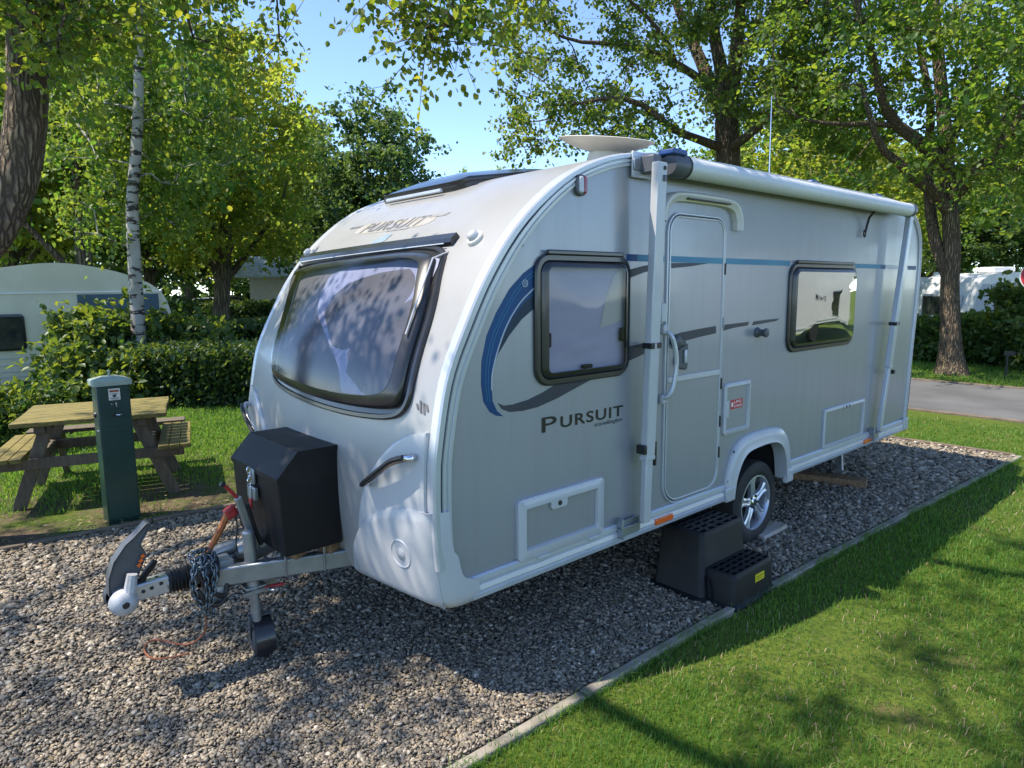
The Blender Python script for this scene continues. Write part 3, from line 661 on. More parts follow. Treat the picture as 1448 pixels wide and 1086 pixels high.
# --- entrance door
DP = rrect(1.615, 2.213, .545, 2.238, .13, 10, (.15,.13,.11,.11))
door = MB().loft([wring3(inset(DP,.026),-.002), wring3(inset(DP,.026),-.008), wring3(inset(DP,.030),-.010)], True, False, True).build('door', M['silver'], van, smooth=False)
MB().loft([wring3(DP,0), wring3(DP,-.010), wring3(inset(DP,.003),-.013), wring3(inset(DP,.009),-.013), wring3(inset(DP,.012),-.004)], True).build('door_frame', M['rail'], door, angle=40)
MB().loft([wring3(inset(DP,.011),-.005), wring3(inset(DP,.0185),-.0055)], True).build('door_seal', M['seal'], door)
MB().loft([wring3(inset(DP,.018),0), wring3(inset(DP,.018),-.014), wring3(inset(DP,.021),-.016), wring3(inset(DP,.027),-.015), wring3(inset(DP,.029),-.008)], True).build('door_edge', M['rail'], door, angle=40)
wall_plate('grey_swoosh', [(1.648,1.547)] + D['g3d'][1:6] + [D['g3d'][6], (1.648,1.497)], -.009, -.0114, M['dkgrey'], door, smooth=False)
wall_plate('upper_streak', D['s1d'], -.009, -.0112, M['dkgrey'], door, smooth=False)
wall_plate('stripe', [(1.648,1.961),(2.180,1.961),(2.180,1.996),(1.648,1.996)], -.009, -.0114, M['stripe'], door, smooth=False)
MB().box(1.645,2.183,-.017,-.008,1.278,1.312).build('middle_rail', M['rail'], door, bevel=.004)
hp = smooth_curve([(1.705,1.375),(1.76,1.352),(1.815,1.350),(1.818,1.43),(1.818,1.492),(1.785,1.490),(1.73,1.468),(1.700,1.42)], 5, True)
dh = wall_plate('door_handle', hp, -.008, -.026, M['grey_plastic'], door, bevel=.006)
MB().box(1.772,1.795,-.040,-.024,1.385,1.465).build('paddle', M['rail'], dh, bevel=.006)
lk = MB().lathe([(.040,0),(.040,.018),(.034,.032),(.020,.040),(0,.042)], (1.705,-.008,1.512), (0,-1,0), 20); lk.obox((1.745,-.028,1.508), (.03,0,0), (0,.012,0), (0,0,.018))
lk.build('door_lock', M['grey_plastic'], door, bevel=.004)
for z in (1.93, 1.60, 1.22, .98, .78):
    MB().box(2.196,2.208,-.022,-.010,z-.035,z+.035).build('hinge', M['seal'] if z != 1.60 else M['steel'], door, bevel=.003)
# arched gutter over the door
cp = smooth_curve([(1.545,2.18),(1.565,2.255),(1.625,2.306),(1.724,2.323),(2.007,2.326),(2.20,2.320),(2.285,2.292),(2.322,2.23),(2.326,2.165)], 6)
T = np.gradient(cp, axis=0); T /= np.linalg.norm(T, axis=1)[:, None]; Nn = np.stack([-T[:,1], T[:,0]], 1)
cn = MB().loft([[(x+n[0]*d, h, z+n[1]*d) for d, h in ((.026,0),(.026,-.035),(.018,-.048),(.004,-.05),(-.012,-.038),(-.026,-.030),(-.028,0))] for (x, z), n in zip(cp, Nn)], True, True, True).build('door_canopy', M['dish'], van, angle=40)
MB().tube([(x,-.049,2.312) for x in np.linspace(1.74,2.18,8)], .010, 6, flat=.5).build('canopy_slot', M['seal'], cn)
# tall grab handle left of the door
gh = MB().tube(smooth_curve([(1.595,-.008,1.575),(1.605,-.05,1.56),(1.625,-.065,1.50),(1.640,-.07,1.40),(1.625,-.065,1.28),(1.598,-.05,1.215),(1.588,-.008,1.20)], 6), .014, 10).build('grab_rail', M['rail'], van)
for z in (1.59, 1.192): MB().box(1.575,1.612,-.030,0,z-.028,z+.028).build('rail_foot', M['white'], gh, bevel=.008)
MB().box(1.56,1.605,-.022,0,1.63,1.735).build('door_retainer', M['white'], van, bevel=.005)
# door hook + knob on the wall behind it
kb = MB().lathe([(.034,0),(.034,.012),(.022,.02),(.020,.05),(.030,.058),(.030,.075),(0,.08)], (2.645,-.0,1.519), (0,-1,0), 18); kb.obox((2.69,-.03,1.515),(.035,0,0),(0,.018,0),(0,0,.020))
kb.build('door_stop', M['grey_plastic'], van, bevel=.004)

# --- lockers and hatches
def hatch(x0, x1, z0, z1, fw_, proud, notch=None, r=.03):
    P = rrect(x0, x1, z0, z1, r, 5)
    def ri(d): return rrect(x0+d, x1-d, z0+d, z1-d, max(r-d, .006), 5)
    o = MB().loft([wring3(P,0), wring3(P,-proud), wring3(ri(.006),-proud-.005), wring3(ri(fw_-.005),-proud-.005), wring3(ri(fw_),-proud+.006), wring3(ri(fw_+.001),-.003)], True).build('service_hatch', M['white'], van, angle=40)
    wall_plate('hatch_panel', rrect(x0+fw_-.001, x1-fw_+.001, z0+fw_-.001, z1-fw_+.001, .006, 3), -.0005, -.004, M['silver'], o, smooth=False)
    return o
h1 = hatch(.479, 1.093, .528, .838, .055, .018)
nt_ = MB().prism([(.700,.795),(.700,.755),(.712,.742),(.802,.742),(.814,.755),(.814,.795)], lambda x, z: (x,-.020,z), lambda x, z: (x,-.004,z)).build('catch_plate', M['white'], h1, bevel=.004)
MB().lathe([(0,.004),(.012,.003),(.013,0)], (.757,-.021,.770), (0,-1,0), 12).build('lock', M['seal'], h1)
for x in (.60,.97): MB().box(x,x+.075,-.034,-.010,.520,.536).build('hinge', M['white'], h1, bevel=.004)
h2 = hatch(2.254, 2.578, .875, 1.210, .030, .012, r=.025)
rl_ = wall_plate('warning_label', [(2.345,1.035),(2.490,1.035),(2.490,1.095),(2.345,1.095)], -.003, -.0052, M['red_label'], h2, smooth=False)
wall_text('LPG', 2.385, 2.470, 1.070, 1.087, M['white_ink'], 'label_text', -.0058, .01, parent=rl_)
wall_text('NO SMOKING', 2.383, 2.482, 1.043, 1.060, M['white_ink'], 'label_text', -.0058, .01, parent=rl_)
wall_plate('label_symbol', rrect(2.353,2.373,1.050,1.080,.008), -.004, -.0058, M['white_ink'], rl_, smooth=False)
for z in (1.085, 1.045, 1.005): MB().lathe([(0,.004),(.008,.003),(.009,0)], (2.285,-.018,z), (0,-1,0), 8).build('catch', M['seal'], h2)
MB().box(2.268,2.300,-.022,-.014,.99,1.10).build('catch_plate', M['white'], h2, bevel=.006)
h3 = hatch(3.72, 4.505, .532, .858, .030, .012, r=.02)
MB().box(4.06,4.20,-.026,-.012,.828,.850).build('catch_plate', M['white'], h3, bevel=.005)
for x in (4.10,4.16): MB().lathe([(0,.004),(.010,.003),(.011,0)], (x,-.026,.839), (0,-1,0), 8).build('catch', M['seal'], h3)

# --- rolled-up awning on the cantrail with its two folded legs
aw = MB().tube([(x,-.100,2.457) for x in np.linspace(1.615,4.93,40)], .055, 24, True).build('roll_awning', M['awning'], van, angle=60)
MB().box(1.45,5.0,-.055,.004,2.478,2.508).build('mounting_rail', M['rail'], aw, bevel=.005)
MB().lathe([(0,0),(.050,.0),(.060,.012),(.060,.105),(.062,.112),(.062,.130),(.056,.132)], (1.48,-.100,2.457), (1,0,0), 24).build('motor_cap', M['awn_grey'], aw, angle=40)
MB().lathe([(.0635,.118),(.0645,.122),(.0645,.130),(.0635,.134)], (1.48,-.100,2.457), (1,0,0), 24).build('cap_seal', M['seal'], aw)
MB().box(1.455,1.58,-.150,-.05,2.505,2.535).build('cap_top', M['awn_blue'], aw, bevel=.008)
MB().lathe([(.056,0),(.060,.004),(.060,.06),(.050,.075),(0,.075)], (4.925,-.100,2.457), (1,0,0), 24).build('end_cap', M['awn_grey'], aw, angle=40)
MB().box(1.275,1.43,-.030,-.016,2.385,2.515).build('end_bracket', M['rail'], aw, bevel=.004)
MB().box(1.335,1.40,-.115,-.028,2.405,2.495).build('knuckle', M['awn_grey'], aw, bevel=.008)
MB().box(1.275,1.345,-.040,-.028,2.42,2.475).build('bracket_plate', M['steel'], aw, bevel=.003)
def leg(top, foot, split, w, mt, straps):
    t, f_ = Vector(top), Vector(foot); j = t.lerp(f_, split)
    l = MB().beam(t, j, w, .045, (0,1,0)).build('awning_leg', mt, aw, bevel=.006)
    MB().beam(j, f_, w*.78, .034, (0,1,0)).build('inner_tube', mt, l, bevel=.005)
    MB().beam(t.lerp(f_,split-.008), t.lerp(f_,split+.004), w*1.08, .05, (0,1,0)).build('joint_collar', M['white'], l, bevel=.004)
    for s in straps:
        c = t.lerp(f_, s); MB().obox(c, (w*.58,0,0), (0,.030,0), (0,0,.015)).build('strap', M['seal'], l, bevel=.003)
        MB().obox(c+Vector((.03,.03,0)), (w*.9,0,0), (0,.006,0), (0,0,.013)).build('strap_tail', M['seal'], l)
        MB().obox(c+Vector((-.012,-.030,0)), (.006,0,0), (0,.004,0), (0,0,.014)).build('buckle', M['rail'], l)
    return l
l1 = leg((1.372,-.125,2.455), (1.372,-.075,.535), .81, .078, M['white'], (.488,))
MB().box(1.375,1.395,-.155,-.146,2.36,2.39).build('leg_rivet', M['awn_grey'], l1)
MB().lathe([(0,.005),(.010,.004),(.011,0)], (1.385,-.148,2.425), (0,-1,0), 10).build('leg_rivet', M['seal'], l1)
for z in (.96,.90): MB().box(1.405,1.422,-.11,-.05,z-.045,z+.03).build('leg_clamp', M['seal'], l1, bevel=.004)
MB().box(1.315,1.335,-.11,-.05,.93,.98).build('leg_clamp', M['seal'], l1, bevel=.004)
l2 = leg((4.985,-.10,2.43), (4.735,-.060,.545), .70, .072, M['rail'], (.50,))
MB().box(4.90,4.935,-.09,-.05,1.04,1.075).build('leg_clamp', M['seal'], l2, bevel=.004)
# hanging strap by the rear end
hs = MB().tube([(4.285,-.075,2.41),(4.287,-.035,2.36),(4.285,-.022,2.30),(4.270,-.02,2.25)], .010, 6).build('hanging_strap', M['seal'], aw)
MB().tube([(4.255+.018*math.cos(a),-.02,2.235+.028*math.sin(a)) for a in np.linspace(0,6.3,14)], .006, 5).build('strap_ring', M['seal'], hs)

# --- things fixed to the roof
dc = Vector((1.68,.50,2.668)); tilt = (Vector((0,0,1)) - Vector((.73,.68,0))*.13 + Vector((.68,-.73,0))*.085).normalized()
ds = MB().lathe([(.02,-.040),(.10,-.035),(.18,-.017),(.25,.010),(.282,.030),(.288,.033),(.284,.036),(.24,.022),(.15,-.002),(.0,-.012)], dc, tilt, 48).build('satellite_dish', M['dish'], van, angle=50)
MB().lathe([(.135,-.15),(.12,-.09),(.105,-.038),(.09,-.03)], dc, (0,0,1), 28).build('dish_mount', M['dish'], ds, angle=40)
MB().beam(dc+Vector((.02,-.06,-.12)), dc+Vector((.12,-.09,-.02)), .02, .012).build('dish_arm', M['awn_grey'], ds)
rv = MB().loft([[(x,y,2.56) for x,y in rrect(2.9,3.5,.42,.95,.06)], [(x,y,2.635) for x,y in rrect(2.9,3.5,.42,.95,.06)], [(x,y,2.655) for x,y in rrect(2.94,3.46,.46,.91,.06)]], True, False, True).build('roof_vent', M['white'], van)
MB().lathe([(.08,0),(.08,.05),(.10,.055),(.10,.075),(0,.085)], (2.55,.40,2.56), (0,0,1), 20).build('flue_cap', M['white'], van)
MB().lathe([(.05,0),(.05,.05),(.0,.06)], (2.78,.33,2.56), (0,0,1), 14).build('flue_cap', M['awn_grey'], van)
sp_ = MB().box(3.95,5.25,.30,1.0,2.612,2.640).build('solar_panel', M['solar'], van, bevel=.004)
MB().box(3.90,5.28,.285,.30,2.572,2.646).build('panel_frame', M['seal'], sp_)
for x in (3.93,5.24): MB().box(x-.05,x+.06,.25,.34,2.56,2.655).build('panel_foot', M['awn_blue'], sp_, bevel=.01)
MB().box(3.55,3.75,.28,.36,2.56,2.61).build('panel_foot', M['awn_blue'], sp_, bevel=.01)
an = MB().tube([(4.22,.8,2.56),(4.21,.8,3.0),(4.20,.8,3.45)], [.009,.007,.005], 6).build('aerial', M['chrome'], van)
MB().lathe([(.05,0),(.045,.05),(.02,.09),(0,.09)], (4.22,.8,2.56), (0,0,1), 12).build('aerial_base', M['white'], an)

# --- rear corner steady with its winding leg, rear bumper edge
stl = MB().beam((5.02,.40,.43), (4.86,.30,.085), .05, .03, (1,0,0)).build('corner_steady', M['steel'], van, bevel=.004)
MB().box(4.80,4.92,.25,.35,.078,.09).build('steady_foot', M['steel'], stl)
rb_ = MB().grid([[(x+.03,y,z),(x+.03+.02,y+.05,z),(x+.05,W_/2,z),(x+.05,W_-.05,z),(x+.03,W_,z)] for x,z in ((5.505,.43),(5.53,.6),(5.56,.95),(5.555,1.0)) for y in (-.012,)])
rb_.build('rear_bumper', M['white'], van, angle=50)
MB().box(5.43,5.555,-.030,0,.435,.555).build('corner_cap', M['white'], van, bevel=.012)
# ================================================================ TOWING FRAME (parts of the caravan)
YC = 1.02
df = MB()
for s in (-1, 1):
    a = Vector((-.60, YC + s*.035, .462)); b = Vector((.75, YC + s*.60, .492))
    df.beam(a, b, .055, .092)
df.box(-.66,-.50,YC-.055,YC+.055,.405,.535); df.beam((.30,YC-.42,.50),(.30,YC+.42,.50),.06,.08)
draw = df.build('drawbar', M['steel'], van, bevel=.008)
tb = MB(); tb.tube([(-.62,YC,.485),(-.72,YC,.485),(-.80,YC,.485)], [.052,.045,.04], 16); tb.build('draw_tube', M['steel'], draw)
pr = [(.05,0)]
for i in range(7): pr += [(.062 - .012*(i/7)*.6, .008+.0155*i), (.046 - .006*(i/7), .0155*(i+1))]
MB().lathe(pr + [(.03,.115)], (-.685,YC,.485), (-1,0,-.02), 20, True, True).build('bellows', M['tyre'], draw, angle=50)
cb = MB().loft([[(x,YC+sy*w,z) for sy, z in ((-1,z0),(1,z0),(1,z1),(-1,z1))] for x, w, z0, z1 in ((-.79,.036,.445,.525),(-.86,.034,.445,.522),(-.93,.036,.445,.520),(-.99,.045,.43,.525),(-1.02,.040,.44,.515))], True, True, True)
hit_ = cb.build('hitch', M['alu'], draw, bevel=.006)
for x, z in ((-.825,.50),(-.865,.49),(-.90,.485)): MB().lathe([(0,.002),(.008,.002),(.009,0)], (x,YC-.036,z), (0,-1,0), 10).build('bolt', M['seal'], hit_)
MB().lathe([(0,.003),(.008,.002),(.009,0)], (-.835,YC,.523), (0,0,1), 10).build('bolt', M['seal'], hit_)
for s in (-1, 1):
    k = MB().lathe([(0,.052),(.022,.051),(.046,.040),(.058,.020),(.060,.0),(.052,-.014)], (-.985,YC+s*.052,.470), (0,s,0), 26).build('friction_cap', M['cap_grey'] if s < 0 else M['grey_plastic'], hit_)
    MB().lathe([(0,.0545),(.014,.054),(.016,.050)], (-.985,YC+s*.052,.470), (0,s,0), 14).build('cap_bolt', M['seal'], k)
    MB().tube([(-.965,YC+s*.068,.48),(-.955,YC+s*.070,.54),(-.945,YC+s*.070,.592)], [.024,.026,.022], 10).build('friction_arm', M['cap_grey'] if s < 0 else M['grey_plastic'], k)
hpoly = [(-1.035,.50),(-1.03,.58),(-1.005,.65),(-.955,.715),(-.915,.745),(-.862,.795),(-.845,.790),(-.848,.772),(-.893,.705),(-.872,.650),(-.912,.560),(-.935,.50),(-.985,.475)]
hd = MB().loft([[(x,YC+q*w_,z) for x, z in P] for q, w_, P in ((-1,.018,inset(hpoly,.008)),(-1,.034,hpoly),(1,.034,hpoly),(1,.018,inset(hpoly,.008)))], True, True, True).build('hitch_handle', M['grey_plastic'], hit_, bevel=.006)
MB().beam((-.905,YC,.715),(-.853,YC,.782),.030,.010,(0,1,0)).build('handle_grip', M['red_paint'], hd, bevel=.003)
for i in range(3): MB().obox((-.908+.009*i,YC-.0355,.612+.019*i), (.007,0,.004), (0,.002,0), (-.003,0,.006)).build('orange_mark', M['orange_refl'], hd)
MB().loft([[(x,YC+q,z) for x, z in ((-.945,.51),(-.905,.535),(-.875,.575),(-.845,.605),(-.825,.600),(-.84,.575),(-.875,.54),(-.885,.515),(-.84,.513),(-.85,.505))] for q in (-.016,.016)], True, True, True).build('release_catch', M['black_plastic'], hit_, bevel=.003)

# handbrake lever: a grey channel with a red twisted end, and the rusty lever beside it
hb = MB().beam((-.385,.98,.545),(-.47,.95,.84),.034,.026,(0,1,0)).build('handbrake_lever', M['steel'], draw, bevel=.005)
MB().tube(smooth_curve([(-.468,.95,.83),(-.485,.95,.855),(-.51,.95,.888),(-.528,.95,.91),(-.540,.95,.918)],4), .009, 8).build('crank', M['red_paint'], hb)
MB().tube([(-.528,.95,.912),(-.545,.95,.922)], .012, 8).build('crank_end', M['seal'], hb)
MB().tube([(-.43,.94,.80),(-.40,.955,.68),(-.365,.965,.57)], .010, 6).build('gas_strut', M['seal'], hb)
rl2 = MB().tube(smooth_curve([(-.615,YC+.02,.54),(-.57,YC+.02,.61),(-.52,YC+.02,.69),(-.485,YC+.02,.755)],4), [.014]*5+[.017]*4+[.019]*4, 8).build('rusty_lever', M['rust'], draw)
MB().obox((-.478,YC+.02,.745),(.025,0,.012),(0,.022,0),(-.010,0,.026)).build('red_clamp', M['red_paint'], rl2, bevel=.008)
MB().tube(smooth_curve([(-.462,YC+.01,.735),(-.458,YC,.68),(-.466,YC,.62),(-.472,YC,.545)],5), .008, 6, flat=.5).build('breakaway_strap', M['seal'], rl2)
# rounded handbrake housing behind the jockey tube
MB().tube([(-.60,YC+.09,.525),(-.50,YC+.10,.535),(-.42,YC+.09,.545)], [.030,.033,.036], 14).build('overrun_tube', M['steel'], draw)
MB().tube([(-.46,YC+.03,.535),(-.40,YC+.03,.545),(-.33,YC+.02,.55),(-.27,YC+.02,.545)], [.040,.058,.062,.048], 14).build('housing', M['steel'], draw, angle=60)
# jockey wheel
jk = MB().lathe([(.0,.285),(.022,.285),(.030,.275),(.031,-.02),(.034,-.022),(.034,-.03)], (-.428,.935,.385), (-.03,0,1), 20).build('jockey_wheel', M['steel'], van)
MB().lathe([(.024,0),(.024,-.20)], (-.428,.935,.37), (-.03,0,1), 16).build('inner_tube', M['steel'], jk)
b = MB(); b.box(-.475,-.375,.90,.985,.375,.388); b.box(-.475,-.375,.90,.985,.348,.358); b.box(-.38,-.30,.955,.985,.35,.39); b.tube([(-.375,.905,.37),(-.375,.86,.37),(-.36,.84,.368)], .008, 8)
b.build('clamp', M['steel'], jk, bevel=.004)
MB().beam((-.385,.90,.372),(-.30,.865,.378),.022,.014).build('clamp_handle', M['red_paint'], jk, bevel=.005)
MB().beam((-.49,.905,.362),(-.36,.905,.366),.014,.014).build('clamp_bolt', M['steel'], jk)
jw = MB().lathe([(.012,-.042),(.07,-.042),(.092,-.036),(.100,-.02),(.100,.02),(.092,.036),(.07,.042),(.012,.042)], (-.40,.955,.100), (1,-.12,0), 32, True, True).build('tyre', M['tyre'], jk, angle=50)
MB().lathe([(0,.048),(.05,.047),(.06,.042)], (-.40,.955,.100), (-1,.12,0), 20).build('hub', M['grey_plastic'], jw)
fk = MB()
for s in (-1, 1):
    c = Vector((-.40,.955,.10)) + Vector((1,-.12,0)).normalized()*.052*s
    fk.beam(c, c + Vector((-.005,-.01,.125)), .035, .005, Vector((1,-.12,0)).normalized())
fk.beam(Vector((-.405,.945,.222))-Vector((1,-.12,0)).normalized()*.055, Vector((-.405,.945,.222))+Vector((1,-.12,0)).normalized()*.055, .045, .006)
fk.build('fork', M['grey_plastic'], jk, bevel=.002)
mud = MB().loft([[Vector((-.40,.955,.10)) + Vector((1,-.12,0)).normalized()*w + Vector((-math.cos(a)*.12, -math.cos(a)*.99, math.sin(a)))*.110 for w in (-.046,.046)] for a in np.linspace(R(-25),R(150),16)], False)
mud.build('mud_cap', M['black_frame'], jk)
# tow electrics tag
MB().obox((-.585,YC-.064,.425),(.022,0,.012),(0,.002,0),(.008,0,-.040)).build('white_tag', M['paper'], draw)
# U bolts that hold the box
for x in (-.305,-.135):
    y = .62 + (.02 if x > -.2 else .155)
    yb = YC - (.035 + (.62-.035)*(x+.60)/1.35)
    MB().tube([(x,yb-.034,.585),(x,yb-.034,.435),(x,yb+.034,.435),(x,yb+.034,.585)], .006, 6).build('u_bolt', M['steel'], draw)

# ================================================================ BLACK LOCKER BOX ON THE DRAWBAR
bx = empty('storage_box', (-.2, .95, .56), 'black chamfered steel storage box mounted on the towing frame in front of the caravan', 'storage box')
y0, y1 = .71, 1.30
pro = [(-.055,.572),(-.35,.572),(-.365,.955),(-.262,1.068),(-.058,1.068)]
MB().prism(pro, lambda x, z: (x,y0,z), lambda x, z: (x,y1,z)).build('box_body', M['black_box'], bx, bevel=.006, smooth=False)
ld = MB(); q = [(-.371,.935),(-.371,.957),(-.264,1.074),(-.052,1.074),(-.052,1.05)]
ld.loft([[(x,yy,z) for x, z in q] for yy in (y0-.005, y1+.005)], False)
for yy in (y0-.005, y1+.005): ld.add([(x,yy,z) for x, z in q] + [(-.075,yy,1.045),(-.255,yy,1.045),(-.352,yy,.94)], [(0,1,7),(1,2,6,7),(2,3,5,6),(3,4,5)])
ld.build('lid', M['black_box'], bx, smooth=False)
ht = MB(); ht.box(-.381,-.368,.975,1.035,.875,.955); ht.box(-.386,-.366,.955,1.055,.80,.865)
lt = ht.build('hasp', M['steel'], bx, bevel=.004)
lc = MB()
for i in range(4):
    c = np.array((-.388,1.012-.004*(i%2),.945-.028*i)); a = np.linspace(0,2*math.pi,11)[:-1]
    pts = [c + (np.array((0,.010*math.cos(t),.018*math.sin(t))) if i % 2 else np.array((.008*math.cos(t),0,.018*math.sin(t)))) for t in a]
    lc.tube(pts + pts[:1], .0035, 5)
lc.build('hasp_chain', M['chrome'], lt)
MB().beam((-.388,1.005,.86),(-.392,.998,.80),.026,.012,(1,0,0)).build('latch_lever', M['steel'], lt, bevel=.003)
MB().obox((-.393,.996,.782),(.006,0,0),(0,.014,0),(0,0,.028)).build('red_tip', M['red_paint'], lt, bevel=.005)

def block(name, c, ax, w, h, l, mt, label, cat, rot=0, group=None):
    e = MB().obox((0,0,0), (l/2*math.cos(ax), l/2*math.sin(ax), 0), (-w/2*math.sin(ax), w/2*math.cos(ax), 0), (0,0,h/2)).build(name, mt, None, bevel=.004)
    e.location = c; return tag(e, label, cat, group)
block('wood_block', (-.245,.845,.538), R(23), .085, .055, .075, M['wood'], 'small timber packing block under the front edge of the black box', 'wood block')
block('wood_block', (-.092,.785,.542), R(23), .08, .055, .065, M['wood'], 'reddish timber packing block under the black box, close to the caravan nose', 'wood block')
# wood pieces standing against the beam under the box
for x, yb in ((-.255,.835-.075),(-.095,.70)):
    pass

# ================================================================ LOCKING CHAIN heaped over the drawbar
ch = MB()
def chain_path(P, L=.040):
    P = resample(smooth_curve(P, 10), step=.026)
    for i in range(len(P)-1):
        c = (P[i]+P[i+1])/2; t = P[i+1]-P[i]; t /= np.linalg.norm(t)
        u = np.cross(t, (1,.2,.1)); u /= np.linalg.norm(u); v = np.cross(t, u)
        w = (u+v)/math.sqrt(2) if i % 2 else (u-v)/math.sqrt(2)
        pts = [c + t*L/2*math.cos(a)*1.05 + w*.013*math.sin(a) for a in np.linspace(0, 2*math.pi, 13)[:-1]]
        ch.tube(pts+pts[:1], .0048, 6)
YN = YC-.075
chain_path([(-.66,YN+.03,.575),(-.70,YN-.01,.52),(-.705,YN-.02,.44),(-.685,YN-.02,.375),(-.66,YN-.02,.35)])
chain_path([(-.645,YN+.03,.58),(-.655,YN-.02,.52),(-.65,YN-.03,.45),(-.655,YN-.03,.38),(-.66,YN-.02,.32)])
chain_path([(-.62,YN+.03,.575),(-.605,YN-.02,.52),(-.62,YN-.03,.45),(-.635,YN-.03,.38),(-.65,YN-.02,.34)])
chain_path([(-.685,YN+.06,.575),(-.675,YN+.0,.55),(-.64,YN-.01,.545),(-.60,YN+.01,.56),(-.585,YN+.06,.57)])
chain_path([(-.685,YC,.59),(-.64,YC-.01,.60),(-.60,YC,.585)])
chain_path([(-.67,YN-.01,.36),(-.655,YN-.015,.315),(-.64,YN-.01,.30),(-.63,YN,.33)])
cho = ch.build('lock_chain', M['chain'], None, angle=80)
tag(cho, 'grey steel chain looped over the drawbar behind the hitch bellows', 'chain')
# black cable bundle and sleeve the chain lies on
cs = MB().tube([(-.66,YC,.49),(-.62,YC,.49),(-.575,YC,.485)], [.075,.082,.075], 14)
cs.tube(smooth_curve([(-.69,YC-.09,.44),(-.65,YC-.095,.37),(-.60,YC-.09,.345),(-.56,YC-.085,.37)],5), .014, 8)
cs.tube(smooth_curve([(-.68,YC-.09,.52),(-.63,YC-.10,.42),(-.57,YC-.09,.38),(-.55,YC-.08,.43)],5), .012, 8)
cs.build('coiled_lead', M['seal'], draw)
# thin rust-brown cord on the gravel
cd = MB().tube(smooth_curve([(-.655,YN-.0,.315),(-.66,.98,.20),(-.69,1.20,.06),(-.78,1.42,.03),(-.845,1.36,.03),(-.84,1.24,.03),(-.775,1.18,.03),(-.69,1.16,.03)],6), .0045, 5).build('thin_cord', mat('brown_cord',(.22,.07,.03),.7), None)
tag(cd, 'thin reddish brown cord trailing on the gravel under the hitch', 'cord')

# ================================================================ PLASTIC DOUBLE STEP
stp = empty('double_step', (1.95,-.1,0), 'black plastic two-tread step stool below the caravan door', 'step')
def tread_body(xa, xb, ya, yb, z, flare, name):
    top = rrect(xa, xb, ya, yb, .03, 4); c = np.array([(xa+xb)/2, (ya+yb)/2])
    def fl(P, f): return c + (P-c)*np.array([1+2*f/(xb-xa), 1+2*f/(yb-ya)])
    m = MB().loft([[(x,y,zz) for x, y in fl(top, f)] for f, zz in ((flare,.012),(flare*.85,.03),(.012,z-.03),(.004,z-.006),(0,z-.001))], True)
    m.loft([[(x,y,.006) for x,y in fl(top, flare+.02)], [(x,y,.014) for x,y in fl(top, flare+.02)], [(x,y,.03) for x,y in fl(top, flare*.9)]], True)
    return m
def top_with_holes(xa, xb, ya, yb, z, nx, ny):
    """ribbed tread: raised bars with slots between"""
    m = MB(); m.box(xa+.01, xb-.01, ya+.01, yb-.01, z-.022, z-.018)
    fx_ = (xb-xa)/nx; fy = (yb-ya)/ny
    for j in range(ny+1):
        y = ya + j*fy; h = .22*fy if 0 < j < ny else .18*fy
        m.box(xa+.006, xb-.006, max(ya+.004,y-h), min(yb-.004,y+h), z-.018, z)
    for i in range(nx+1):
        x = xa + i*fx_; w = .17*fx_
        m.box(max(xa+.006,x-w), min(xb-.006,x+w), ya+.006, yb-.006, z-.018, z-.0012)
    return m
u_ = tread_body(1.755, 2.175, -.200, .075, .405, .05, '').build('upper_step', M['black_plastic'], stp, angle=45)
top_with_holes(1.755, 2.175, -.200, .075, .405, 5, 6).build('upper_tread', M['black_plastic'], stp, bevel=.002)
l_ = tread_body(1.775, 2.190, -.400, -.195, .205, .022, '').build('lower_step', M['black_plastic'], stp, angle=45)
top_with_holes(1.775, 2.190, -.400, -.195, .205, 6, 5).build('lower_tread', M['black_plastic'], stp, bevel=.002)
MB().loft([[(1.752+.02, -.235+.04*math.cos(a), .0+.15*math.sin(a)) for a in np.linspace(0,math.pi,12)], [(1.742, -.235+.046*math.cos(a), .0+.157*math.sin(a)) for a in np.linspace(0,math.pi,12)]], False).build('side_arch', M['seal'], stp)
yl = MB().box(1.985,2.085,-.4180,-.4125,.105,.150).build('yellow_label', M['yellow'], stp, smooth=False); yl.rotation_euler = (0,0,0)
MB().box(1.995,2.072,-.4190,-.4180,.132,.136).build('label_line', M['ink'], yl, smooth=False)
MB().box(1.995,2.060,-.4190,-.4180,.118,.121).build('label_line', M['ink'], yl, smooth=False)

# ================================================================ TIMBERS UNDER THE CARAVAN
block('chock_board', (3.03,.055,.032), R(2), .13, .035, .36, M['wood_pale'], 'pale board lying on the gravel against the rear of the wheel', 'board')
block('support_plank', (4.62,.42,.045), R(108), .16, .075, .85, M['wood'], 'brown timber plank under the rear corner steady', 'plank')

# ================================================================ GREEN SERVICE POST
pst = empty('service_post', (-.4365,3.7875,0), 'dark green metal service post with pale cap beside the pitch', 'service post')
DX = .022
PX0, PX1, PY0, PY1 = -.575+DX,-.345+DX,3.69,3.885
_made0 = set(bpy.data.objects)
MB().box(PX0,PX1,PY0,PY1,-.02,1.105).build('post_body', M['green_post'], pst, bevel=.006)
MB().box(PX0+.012,PX1-.012,PY0-.003,PY0+.004,.05,1.09).build('front_door', M['green_post'], pst, bevel=.002)
MB().loft([[(x,y,z) for x, y in ((PX0-e,PY0-e),(PX1+e,PY0-e),(PX1+e,PY1+e),(PX0-e,PY1+e))] for e, z in ((.018,1.100),(.018,1.138),(.012,1.145),(-.06,1.168))], True, True, True).build('post_cap', M['post_cap'], pst, smooth=False)
MB().lathe([(.008,0),(.008,.03),(.013,.033),(.010,.045),(0,.048)], (-.46+DX,3.785,1.168), (0,0,1), 12).build('cap_knob', M['post_cap'], pst)
nt = MB().box(-.495+DX,-.415+DX,PY0-.0055,PY0-.003,.985,1.075).build('notice', M['paper'], pst, smooth=False)
